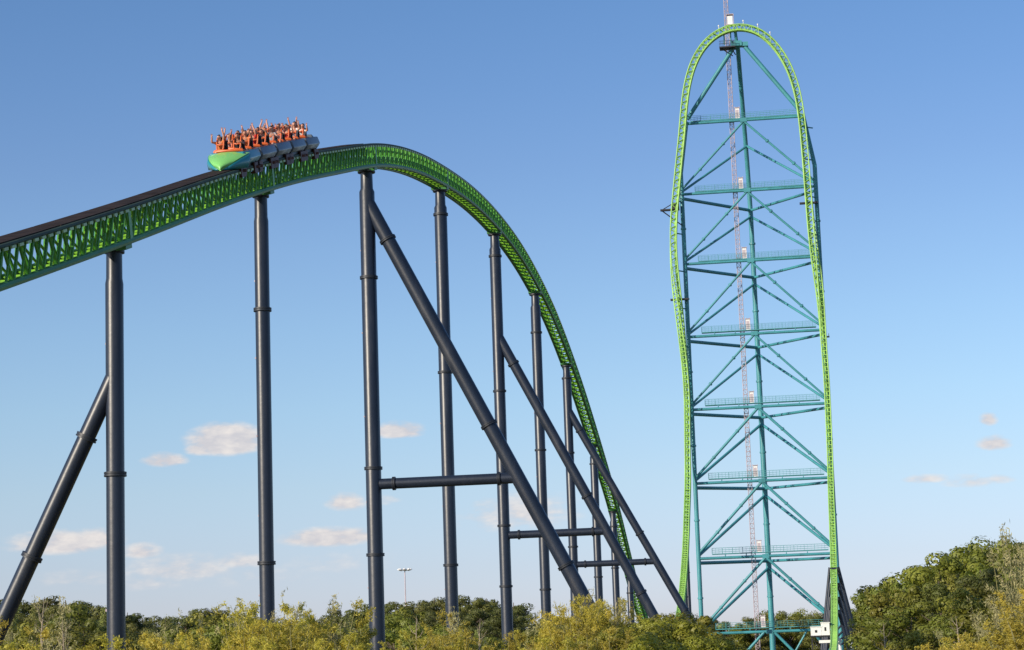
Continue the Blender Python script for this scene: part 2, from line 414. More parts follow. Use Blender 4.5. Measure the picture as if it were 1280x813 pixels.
# legs: index -> (side, attach s,h, foot slope ds/dh, flange heights, beam height, leg radius)
LEGS = {0: dict(h0=14.05, k=-.4855, r=.33, fl=[11.7, 7.2], beam=None), 2: dict(h0=31.25, k=.5047, r=.44, fl=[28.8, 17.1, 8.5], beam=13.83),
        4: dict(h0=31.0, k=.508, r=.42, fl=[28.5, 16.96, 8.67], beam=13.94), 6: dict(h0=30.5, k=.5286, r=.41, fl=[28.2, 16.84, 8.5], beam=13.8)}
NAMES = ['leftmost of the slate grey columns, with a slanting leg going down to the left', 'slate grey column under the front of the train, second from the left',
 'thick grey column with the longest slanting leg, third from the left', 'plain grey column fourth from the left, crossing behind the longest slanting leg',
 'grey column with the middle slanting leg, fifth from the left', 'plain grey column sixth from the left, behind the middle slanting leg',
 'grey column with the rightmost slanting leg, seventh from the left', 'plain grey column eighth from the left, just past the rightmost slanting leg top',
 'thin grey column ninth from the left, under the steepest track', 'short grey column tenth from the left near the foot of the hill',
 'very short grey column where the hill track levels out', 'lowest grey column hidden in bushes at the end of the hill']
for i, (y, dia, fl) in enumerate(COLS):
    base = axis(y, -.6); top = hill_bottom(y) ; r = dia / 2
    root = empty('support_column', base, NAMES[i], 'support column', 'grey support columns of the camelback hill')
    b = MB(); x = axis(y, -.6)
    b.lathe(x, ZZ, [(0, r), (top - 1.45 + .6, r), (top - 1.25 + .6, r * (.90 if i < 2 else .82)), (top - .2 + .6, r * (.88 if i < 2 else .78))], 24); b.build('shaft', SLATE, root)
    for h in fl: fl_part(axis(y, h), ZZ, r, root)
    p, t = hill_frame(y); u = (ZZ - t * t.z).normalized()
    b = MB(); b.lathe(axis(y, top - .26), ZZ, [(0, r * .76), (.02, r * 1.16), (.1, r * 1.16), (.13, r * 1.16)], 20); b.build('cap_plate', FLANGE, root)
    b = MB(smooth=False); c0 = axis(y, top - .02); b.box(c0, E1 * .60, t * .40, u * .08); b.build('saddle', CHORD, root)
    b = MB(smooth=False)
    for q in range(6 if i < 6 else 0):      # small lifting lugs on the shaft
        hh = 2.5 + q * (top - 5) / 5.5; a = -1.9 + .35 * (q % 3)
        dd = Vector((math.sin(a), math.cos(a), 0)); b.box(axis(y, hh) + dd * (r + .015), ZZ.cross(dd) * .05, dd * .03, ZZ * .045)
    if b.f: b.build('lug', MAST, root)
    if i in LEGS:
        g = LEGS[i]; h0, k, lr = g['h0'], g['k'], g['r']
        P_ = lambda h: axis(y, h) + E1 * ((h0 - h) * k)
        st = P_(h0); pipe('slanting_leg', st, P_(-.6), lr, root)
        dd = (P_(0) - P_(5)).normalized()
        for h in g['fl']: fl_part(P_(h), dd, lr, root)
        if g['beam']:
            hb = g['beam']; s1 = (h0 - hb) * k
            pipe('cross_beam', axis(y, hb) + E1 * (r * .8), axis(y, hb) + E1 * (s1 - lr * .7), .325, root)
            for s_q in (1.25, s1 - 1.15): fl_part(axis(y, hb) + E1 * s_q, E1, .325, root)
        b = MB(smooth=False); b.box(P_(-.1), E1 * .8, E2 * .8, ZZ * .5); b.build('footing', MAST, root)

# ------------------------------------------------------------------ the tower
L0 = Vector((36.87, 461.0, 0)); W0 = 28.16
def tw(s, d, z): return L0 + E1 * s + E2 * d + ZZ * z
LEV = [9.72, 25.1, 40.64, 56.04, 71.41, 86.94, 101.97, 117.22]
CS, CD = 13.75, 21.0                    # rear column
tower = empty('lattice_tower', tw(14, 8, 0), 'tall teal steel tower inside the narrow green arch of track at right', 'tower')
TEALN = 12
def tpipe(nm, a, b_, r, material=TEAL): return pipe(nm, a, b_, r, tower, material, TEALN)
def collar(p, d, r):
    b = MB(); d = d.normalized(); b.lathe(p - d * .18, d, [(0, r), (0, r * 1.3), (.36, r * 1.3), (.36, r)], 12, cap=False); return b.build('flange', TEAL, tower)
for s, s_top in ((0, 1.7), (W0, W0 - 1.9)):
    b = MB(); b.sweep([tw(s, 0, -.6), tw(s, 0, 30), tw(s, 0, 60), tw(s, 0, 90), tw(s, 0, 106.5), tw(s_top, -.2, 117.6)], .46, 14); b.build('tower_leg', TEAL, tower)
    for h in (17, 33, 48.5, 64, 79.5, 94.5): collar(tw(s, 0, h), ZZ, .46)
b = MB(); b.sweep([tw(CS, CD, -.6), tw(CS, CD, 50), tw(CS, CD, 101), tw(CS - .15, CD * .92, 112), tw(CS - .3, CD * .6, 122), tw(13.3, .6, 134.2)], .52, 14, rs=[.62, .58, .52, .5, .48, .48]); b.build('rear_column', TEAL, tower)
for h in (17.5, 33, 48.5, 64, 79.5, 94.5): collar(tw(CS, CD, h), ZZ, .55)
def zs(k, s): return (1.7 if k == 7 else 0) if s == 0 else (W0 - 1.9 if k == 7 else W0)
for k, h in enumerate(LEV):
    sl_, sr_ = zs(k, 0), zs(k, 1)
    tpipe('front_beam', tw(sl_ + .3, 0, h), tw(sr_ - .3, 0, h), .30)
    if k:      # rear beams from the rear column to both legs
        cd_ = CD if k < 7 else CD * .75
        cpt = tw(CS - (.1 if k == 7 else 0), cd_, h - (0 if k < 7 else .6))
        if k < 7:
            tpipe('rear_beam', tw(sl_, 0, h - .9), cpt, .36); tpipe('rear_beam', tw(sr_, 0, h - .9), cpt, .30)
        hb = LEV[k-1]
        M0 = tw(W0 / 2 - .3, 0, h - .2)
        for sd in (0, 1):
            ft = tw(zs(k - 1, sd), 0, hb + 1.0)
            tpipe('front_brace', M0, ft, .23 if k > 3 else .28)
            tpipe('rear_brace', tw(CS, CD if k < 7 else CD * .78, h - (1.4 if k < 7 else 1.8)), tw(zs(k-1, sd), .3, hb + .6), .26 if k > 3 else .30)
        for f_ in (.33, .7):
            collar(M0.lerp(tw(0, 0, hb + 1), f_), tw(0, 0, hb + 1) - M0, .3); collar(M0.lerp(tw(W0, 0, hb + 1), f_), tw(W0, 0, hb + 1) - M0, .3)
    b = MB(smooth=False); b.box(tw(W0 / 2 - .3, 0, h), E1 * .7, E2 * .33, ZZ * .42); b.build('node_plate', TEAL, tower)
# top legs, apex
tpipe('top_strut', tw(12.6, 0, 133.4), tw(1.9, 0, 118.2), .45); tpipe('top_strut', tw(14.9, 0, 133.2), tw(25.4, 0, 118.9), .45)
b = MB(smooth=False); b.box(tw(13.1, 0, 133.9), E1 * 1.15, E2 * .9, ZZ * .55); b.box(tw(14.9, 0, 133.7), E1 * .65, E2 * .7, ZZ * .45)
b.build('apex_block', TEAL, tower)
b = MB(); b.tube(tw(13.2, -.4, 134.2), tw(13.0, -1.6, 136.5), .34, 10); b.tube(tw(10.6, -1.4, 133.6), tw(10.6, -1.6, 136), .14, 8); b.tube(tw(12.0, -1.2, 134.2), tw(12.0, -1.6, 136.3), .14, 8); b.build('arch_post', TEAL, tower)
b = MB(smooth=False); b.box(tw(11.2, -.6, 133.0), E1 * 1.7, E2 * 1.3, ZZ * .12); b.build('top_platform', DARK, tower)
b = MB(smooth=False)
for q in range(12):
    s_q = 9.55 + q * .3; b.box(tw(s_q, -1.9, 133.7), E1 * .03, E2 * .03, ZZ * .6)
b.box(tw(11.2, -1.9, 134.3), E1 * 1.7, E2 * .04, ZZ * .04); b.box(tw(11.2, -1.9, 133.7), E1 * 1.7, E2 * .04, ZZ * .04)
b.tube(tw(9.7, -1.4, 133), tw(12.2, 0, 131.4), .12, 6); b.tube(tw(11.9, -1.4, 133), tw(12.8, 0, 131.6), .12, 6)
tag(b.build('top_railing', DARK, tower), kind='stuff')
# struts below the lowest beam
for s0, s1 in ((12.6, 7.6), (14.8, 19.4)):
    tpipe('front_brace', tw(s0, 0, LEV[0] - .2), tw(s1, 0, 4.5), .3); 
tpipe('front_brace', tw(7.6, 0, 4.5), tw(3.2, 0, -.4), .3); tpipe('front_brace', tw(19.4, 0, 4.5), tw(24, 0, -.4), .3)
tpipe('front_brace', tw(21.3, 0, LEV[0] - .2), tw(18.2, 0, 4.6), .2); tpipe('front_brace', tw(22.4, 0, LEV[0] - .2), tw(26, 0, 4.8), .3)
# walkways with railings on every level
for k, h in enumerate(LEV):
    a0, a1 = (2.8, 26.6) if k < 7 else (2.6, 25.0)
    zt = h + .48 + (.35 if k < 5 else 0)
    b = MB(smooth=False); b.box(tw((a0 + a1) / 2, .75, zt), E1 * ((a1 - a0) / 2), E2 * .62, ZZ * .09)
    b.build('walkway', TEALD, tower)
    b = MB(smooth=False)
    for dd in (.16, 1.36):
        for hz in (.45, .85, 1.25): b.box(tw((a0 + a1) / 2, dd, zt + hz), E1 * ((a1 - a0) / 2), E2 * .018, ZZ * .022)
        nn = int((a1 - a0) / .7)
        for q in range(nn + 1):
            big = q % 3 == 0
            b.box(tw(a0 + (a1 - a0) * q / nn, dd, zt + .65), E1 * (.03 if big else .011), E2 * .02, ZZ * .6)
    tag(b.build('railing', TEALD, tower), kind='stuff')
    b = MB(smooth=False)
    for s_q in (5.5, 9.8, 18.0, 22.3): b.box(tw(s_q, .75, zt - .28), E1 * .08, E2 * .6, ZZ * .18)
    b.build('walkway_bracket', TEAL, tower)
# side bracket platforms beside the track
for (s, h, ex) in ((-4.4, 98.6, 1), (-2.9, 79.3, 0), (25.0, 98.2, 0), (28.6, 69.7, 2)):
    b = MB(smooth=False)
    if ex == 1:
        b.box(tw(-2.6, -1.0, h), E1 * 2.0, E2 * .5, ZZ * .16); b.box(tw(-1.4, -1.2, h + .5), E1 * .8, E2 * .6, ZZ * .55)
        b.tube(tw(-4.4, -1, h), tw(-.2, -.5, h - 3.4), .13, 6); b.tube(tw(-4.4, -1, h), tw(-1.6, -1, h + 1.5), .1, 6)
    elif ex == 2: b.box(tw(28.95, -1.4, h), E1 * .28, E2 * .4, ZZ * .12); b.box(tw(29.1, -1.4, h + .35), E1 * .05, E2 * .4, ZZ * .3)
    else: b.box(tw(s + 1.5, -1.2, h), E1 * 1.9, E2 * .5, ZZ * .16)
    b.build('bracket_platform', DARK, tower)

# ---- track over the tower
ARC = [(-1.25, 41.64), (-1.0, 51.43), (-.74, 58.32), (-.82, 63.31), (-1.09, 68.88), (-1.45, 74.9), (-1.85, 80.62), (-2.12, 85.4), (-2.15, 90.36), (-1.85, 95.49), (-1.15, 101.12), (-.5, 105.8), (.05, 109.8), (.74, 114.2), (1.31, 119.0), (2.1, 124.0), (3.23, 128.2), (4.75, 131.5), (6.84, 134.2), (9.6, 136.2), (13.0, 137.1), (16.2, 136.65), (19.1, 134.95), (21.3, 132.4), (23.1, 129.4), (24.4, 126.1), (25.3, 122.4), (25.85, 118.3), (26.1, 114.0), (26.3, 109.1), (26.4, 104.2), (26.5, 99.4), (26.68, 93.9), (26.98, 88.8), (27.35, 84.2), (27.7, 79.6), (27.92, 73.4), (28.0, 66.8), (28.12, 61.5), (28.12, 56.8), (28.06, 51.6), (27.95, 43.6)]
path = []
for (dy, z) in ((-83, 3.9), (-74, 5.2), (-65, 7.2), (-52.0, 10.9), (-40, 15.6), (-30, 20.6), (-19.5, 27.2), (-11.5, 34.0)):
    path.append((-1.35 + .0 * dy, dy + 1.2, z, 0))
for s, z in ARC: path.append((s, -2.2 if z > 50 else -2.2 - .12 * max(0, 50 - z) ** 1.0, z, 1))
for (dy, z) in ((-10.0, 36.0), (-15, 30.3), (-22, 24.6), (-33, 18.3), (-47, 12.6), (-62, 8.1), (-75, 5.4), (-95, 3.7), (-125, 3.2), (-150, 3.2)):
    path.append((27.9 + dy * .018, dy + 1.2, z, 2))
# each point: frame position -> world
wp = [tw(s, d, z) for s, d, z, g in path]
pp = hermite(wp, 1.0); pp = smooth_arr(pp, 3)
PP = [Vector(p) for p in pp]
top_i = max(range(len(PP)), key=lambda i: PP[i].z)
UU = []
for i, p in enumerate(PP):
    t = (PP[min(i+1, len(PP)-1)] - PP[max(i-1, 0)]).normalized()
    nrm = Vector(t).cross(E2); nrm = nrm if nrm.length > .05 else E1.copy(); nrm.normalize()
    # outward in the arch plane
    cen = tw(14, -2.2, 100); outw = nrm if nrm.dot(p - cen) > 0 else -nrm
    lo, hi = (60, 98) if i < top_i else (64, 104)
    w = min(max((p.z - lo) / (hi - lo), 0), 1); w = w * w * (3 - 2 * w)
    front = (-E2); front = front - t * front.dot(t)
    if front.length < .3: front = ZZ - t * t.z
    if p.z < 45: front = (E2 * -1 + ZZ * 1.2) ; front = front - t * front.dot(t)
    if front.dot(ZZ) < 0 and p.z < 30: front = -front
    UU.append((front.normalized() * (1 - w) + outw * w).normalized())
PR = [p + u * .65 for p, u in zip(PP, UU)]
arch, arch_at, arch_len = track('top_hat_track', 'lime green track looping up and over the tall teal tower', PR, UU, (LIME, LIME, LIME, LIME), 1.7, tw(13, -2, 0), 0, half=.52, depth=1.25, r_rail=.13, r_ch=.16, lace=.07, tie=.12)
# a broad spine plate run between chords keeps the track reading solid from afar
b = MB()
b.sweep([p - u * 1.0 for p, u in zip(PR, UU)], .22, 6); b.build('spine_tube', LIME, arch)
# connections from track to legs
b = MB(smooth=False)
for i in range(0, len(PP), 1):
    p = PP[i]
    if 52 < p.z < 118 and int(p.z / 7.7) != int(PP[max(i-1, 0)].z / 7.7):
        s_leg = 0 if i < top_i else W0
        b.tube(p - UU[i] * .4, tw(s_leg, 0, p.z), .14, 6)
tag(b.build('track_tie_rod', TEAL, tower), kind='stuff')

# lights on the crown of the arch
LB = [(9.9, 'leftmost'), (14.7, 'second from left'), (17.3, 'third from left'), (20.0, 'rightmost')]
for s, w_ in LB:
    k = min(range(len(PR)), key=lambda i: abs((PR[i] - L0).dot(E1) - s) + (0 if PR[i].z > 125 else 100))
    p = PR[k] + UU[k] * .15
    root = empty('crown_lamp', p, f'small white lamp on the crown of the green arch, {w_} of four', 'lamp', 'lamps on the crown of the arch')
    b = MB(); b.tube(p, p + ZZ * .6, .06, 6); b.build('stem', WHITE, root)
    b = MB(); b.lathe(p + ZZ * .55, ZZ, [(0, .08), (.08, .15), (.28, .15), (.36, .08)], 10); b.build('lamp_housing', WHITE, root)

# grey supports under the pull-outs
def pull_cols(s_of, ds, labels, grp):
    for (d, z, w_), lb in zip(ds, labels):
        base = tw(s_of(d), d, -.6); root = empty('support_column', base, lb, 'support column', grp)
        b = MB(); b.lathe(base, ZZ, [(0, .42), (z - 1.2, .42), (z - .8, .34), (z + .3, .34)], 16); b.build('shaft', SLATE, root)
        fl_part(tw(s_of(d), d, z * .5), ZZ, .42, root); fl_part(tw(s_of(d), d, z * .8), ZZ, .42, root)
pull_cols(lambda d: -1.35, [(-17, 27.0, 0), (-27, 20.6, 0), (-38, 14.8, 0), (-50, 9.7, 0), (-63, 6, 0)],
  ['slim grey column closest to the left foot of the tower', 'slim grey column second from the left foot of the tower', 'slim grey column third out from the tower left foot', 'short grey column fourth out from the tower left foot', 'shortest grey column before the tower left foot'], 'grey columns under the left pull-out track')
A = [(-28.5, 21.0, 4.2, 'tallest grey a-frame straddling the right foot of the green arch'), (-34, 17.8, 4.0, 'second grey a-frame at the right foot of the green arch'), (-40, 15.0, 3.4, 'third grey a-frame at the right foot of the green arch'), (-47, 12.4, 2.8, 'lowest grey a-frame at the right foot of the green arch')]
for d, z, sp, lb in A:
    sc = 27.9 + d * .018; base = tw(sc, d, -.6); root = empty('a_frame_support', base, lb, 'support frame', 'a-frames at the right foot of the arch')
    pipe('frame_leg', tw(sc - .75, d, z), tw(sc - .9 - z * .15, d, -.6), .30, root, n=14)
    pipe('frame_leg', tw(sc + .75, d, z), tw(sc + .9 + z * .2, d + 1.5, -.6), .38, root, n=14)
    pipe('frame_beam', tw(sc - 1.0, d, z - .3), tw(sc + 1.0, d, z - .3), .26, root, n=12)
    pipe('frame_brace', tw(sc + sp * .42 + .8, d + .7, z * .56), tw(sc - 1.5, d, z * .36), .2, root, n=10)

# elevator mast
mast = empty('elevator_mast', tw(11.2, 2.2, 0), 'slender pinkish white lattice mast rising beside the rear column through the tower top', 'mast')
hw = .42; HM = 147.0
for sx in (-1, 1):
    for sy in (-1, 1): b = MB(smooth=False); b.tube(tw(11.2 + sx * hw, 2.2 + sy * hw, -.5), tw(11.2 + sx * hw, 2.2 + sy * hw, HM), .065, 6); b.build('mast_rail', MAST, mast)
b = MB(smooth=False); z = 0.0; q = 0
while z < HM - 1:
    for (ax, ay), (bx_, by_) in (((-1, -1), (1, -1)), ((1, -1), (1, 1)), ((1, 1), (-1, 1)), ((-1, 1), (-1, -1))):
        b.tube(tw(11.2 + ax * hw, 2.2 + ay * hw, z), tw(11.2 + bx_ * hw, 2.2 + by_ * hw, z), .045, 4, cap=False)
        z0, z1 = (z, z + 1.0) if q % 2 else (z + 1.0, z)
        b.tube(tw(11.2 + ax * hw, 2.2 + ay * hw, z0), tw(11.2 + bx_ * hw, 2.2 + by_ * hw, z1), .04, 4, cap=False)
    z += 1.0; q += 1
tag(b.build('mast_lacing', MAST, mast), kind='stuff')
b = MB(smooth=False)
for h in LEV: b.box(tw(11.2, 1.5, h + .2), E1 * .55, E2 * .5, ZZ * .12)
b.build('mast_bracket', DARK, mast)
NM = ['lowest', 'second lowest', 'third lowest', 'fourth lowest', 'fourth highest', 'third highest', 'second highest', 'highest']
for k, h in enumerate(LEV):
    zt = h + .58 + (.35 if k < 5 else 0); c = tw(12.5, .78, zt)
    root = empty('landing_cabin', c, f'narrow white landing cabin on the {NM[k]} walkway of the tower', 'cabin', 'white landing cabins on the tower walkways')
    b = MB(smooth=False); b.box(c + ZZ * 1.1, E1 * .42, E2 * .42, ZZ * 1.08); b.build('cabin_shell', WHITE, root)
    b = MB(smooth=False)
    for sx in (-1, 1):
        b.box(c + E1 * .47 * sx - E2 * .44 + ZZ * 1.3, E1 * .04, E2 * .04, ZZ * 1.3)
    b.box(c + ZZ * 2.35 , E1 * .56, E2 * .5, ZZ * .06); b.build('cabin_frame', MAST, root)
    b = MB(smooth=False); b.box(c + ZZ * 1.0 - E2 * .425, E1 * .3, E2 * .012, ZZ * .85); b.build('cabin_door', MAST, root)
c = tw(12.0, -.3, 138.2)
root = empty('top_cabin', c, 'white cabin perched on top of the green arch beside the mast', 'cabin')
b = MB(smooth=False); b.box(c + ZZ * .9, E1 * .55, E2 * .5, ZZ * .9); b.build('cabin_shell', WHITE, root)
b = MB(smooth=False)
for sx in (-1, 1): b.box(c + E1 * .75 * sx + ZZ * .7, E1 * .05, E2 * .6, ZZ * 1.5)
b.box(c + ZZ * 2.2, E1 * .8, E2 * .6, ZZ * .06); b.box(c + ZZ * -.1, E1 * .9, E2 * .8, ZZ * .08); b.build('cabin_frame', MAST, root)

# white plant at the right foot
c = Vector((53.2, 400, 0))
root = empty('platform', c, 'dark steel platform carrying white boxes at the right foot of the arch', 'platform')
b = MB(smooth=False); b.box(c + ZZ * 7.6 + E1 * .6, E1 * 2.6, E2 * 2.0, ZZ * .12); b.build('deck', DARK, root)
for sx, sy in ((-1, -1), (1, -1), (-1, 1), (1, 1)):
    b = MB(smooth=False); b.box(c + ZZ * 3.5 + E1 * (.6 + 2.3 * sx) + E2 * 1.7 * sy, E1 * .1, E2 * .1, ZZ * 4.1); b.build('leg', DARK, root)
b = MB(smooth=False)
for sy in (-1, 1):
    b.tube(c + ZZ * .2 + E1 * -1.7 + E2 * 1.7 * sy, c + ZZ * 7.4 + E1 * 2.9 + E2 * 1.7 * sy, .08, 6); b.tube(c + ZZ * .2 + E1 * 2.9 + E2 * 1.7 * sy, c + ZZ * 7.4 + E1 * -1.7 + E2 * 1.7 * sy, .08, 6)
b.build('bracing', DARK, root)
for (dx, w, hh, z, lb) in ((-.9, .95, .75, 7.72, 'lower white equipment box left of the right track foot'), (.75, .75, 1.1, 7.72, 'taller white equipment box beside the right track foot')):
    p = c + E1 * dx + ZZ * z; r2 = empty('equipment_box', p, lb, 'equipment box', 'white boxes at the right foot')
    b = MB(smooth=False); b.box(p + ZZ * hh, E1 * w, E2 * .9, ZZ * hh); b.build('housing', WHITE, r2)
    b = MB(smooth=False); b.box(p + ZZ * (2 * hh + .05), E1 * (w + .12), E2 * 1.0, ZZ * .06); b.build('lid', WHITE, r2)
    b = MB(smooth=False); b.box(p + ZZ * hh - E2 * .91, E1 * w * .22, E2 * .015, ZZ * hh * .3); b.build('vent', DARK, r2)
c = Vector((55.4, 396, 0))
root = empty('white_gantry', c, 'white slanting gantry posts below the right green track', 'gantry')
for a0, a1 in (((-.4, 0), (.2, 7.2)), ((.2, 7.2), (1.1, 0)), ((1.9, 0), (2.6, 5.8))):
    b = MB(smooth=False); b.tube(c + E1 * a0[0] + ZZ * a0[1], c + E1 * a1[0] + ZZ * a1[1], .28, 8); b.build('post', WHITE, root)
b = MB(smooth=False); b.box(c + E1 * -1.2 + ZZ * 6.6, E1 * 2.0, E2 * .3, ZZ * .25); b.build('beam', WHITE, root)
b = MB(smooth=False); b.box(c + E1 * 2.7 + ZZ * 6.0, E1 * .8, E2 * .3, ZZ * .22); b.build('beam', WHITE, root)

# high mast light far behind the trees
c = Vector((-21.7, 420, -.4))
root = empty('floodlight_mast', c, 'tall thin floodlight mast with a ring of white lamps behind the trees', 'light pole')
b = MB(); b.tube(c, c + ZZ * 23.2, .17, 8, r2=.09); b.build('pole', MAST, root)
b = MB(); b.lathe(c + ZZ * 23.1, ZZ, [(0, .3), (.1, .75), (.22, .75), (.3, .3)], 14); b.build('lamp_ring', WHITE, root)
for q in range(8):
    a = q * math.pi / 4; d = Vector((math.cos(a), math.sin(a), 0)); p = c + d * 1.15 + ZZ * 23.15
    b = MB(); b.lathe(p, (ZZ - d * .4), [(0, .34), (.15, .30), (.36, .12)], 10); b.tube(p - d * .5 + ZZ * .1, p + ZZ * .1, .05, 6); b.build('lamp_head', WHITE, root)
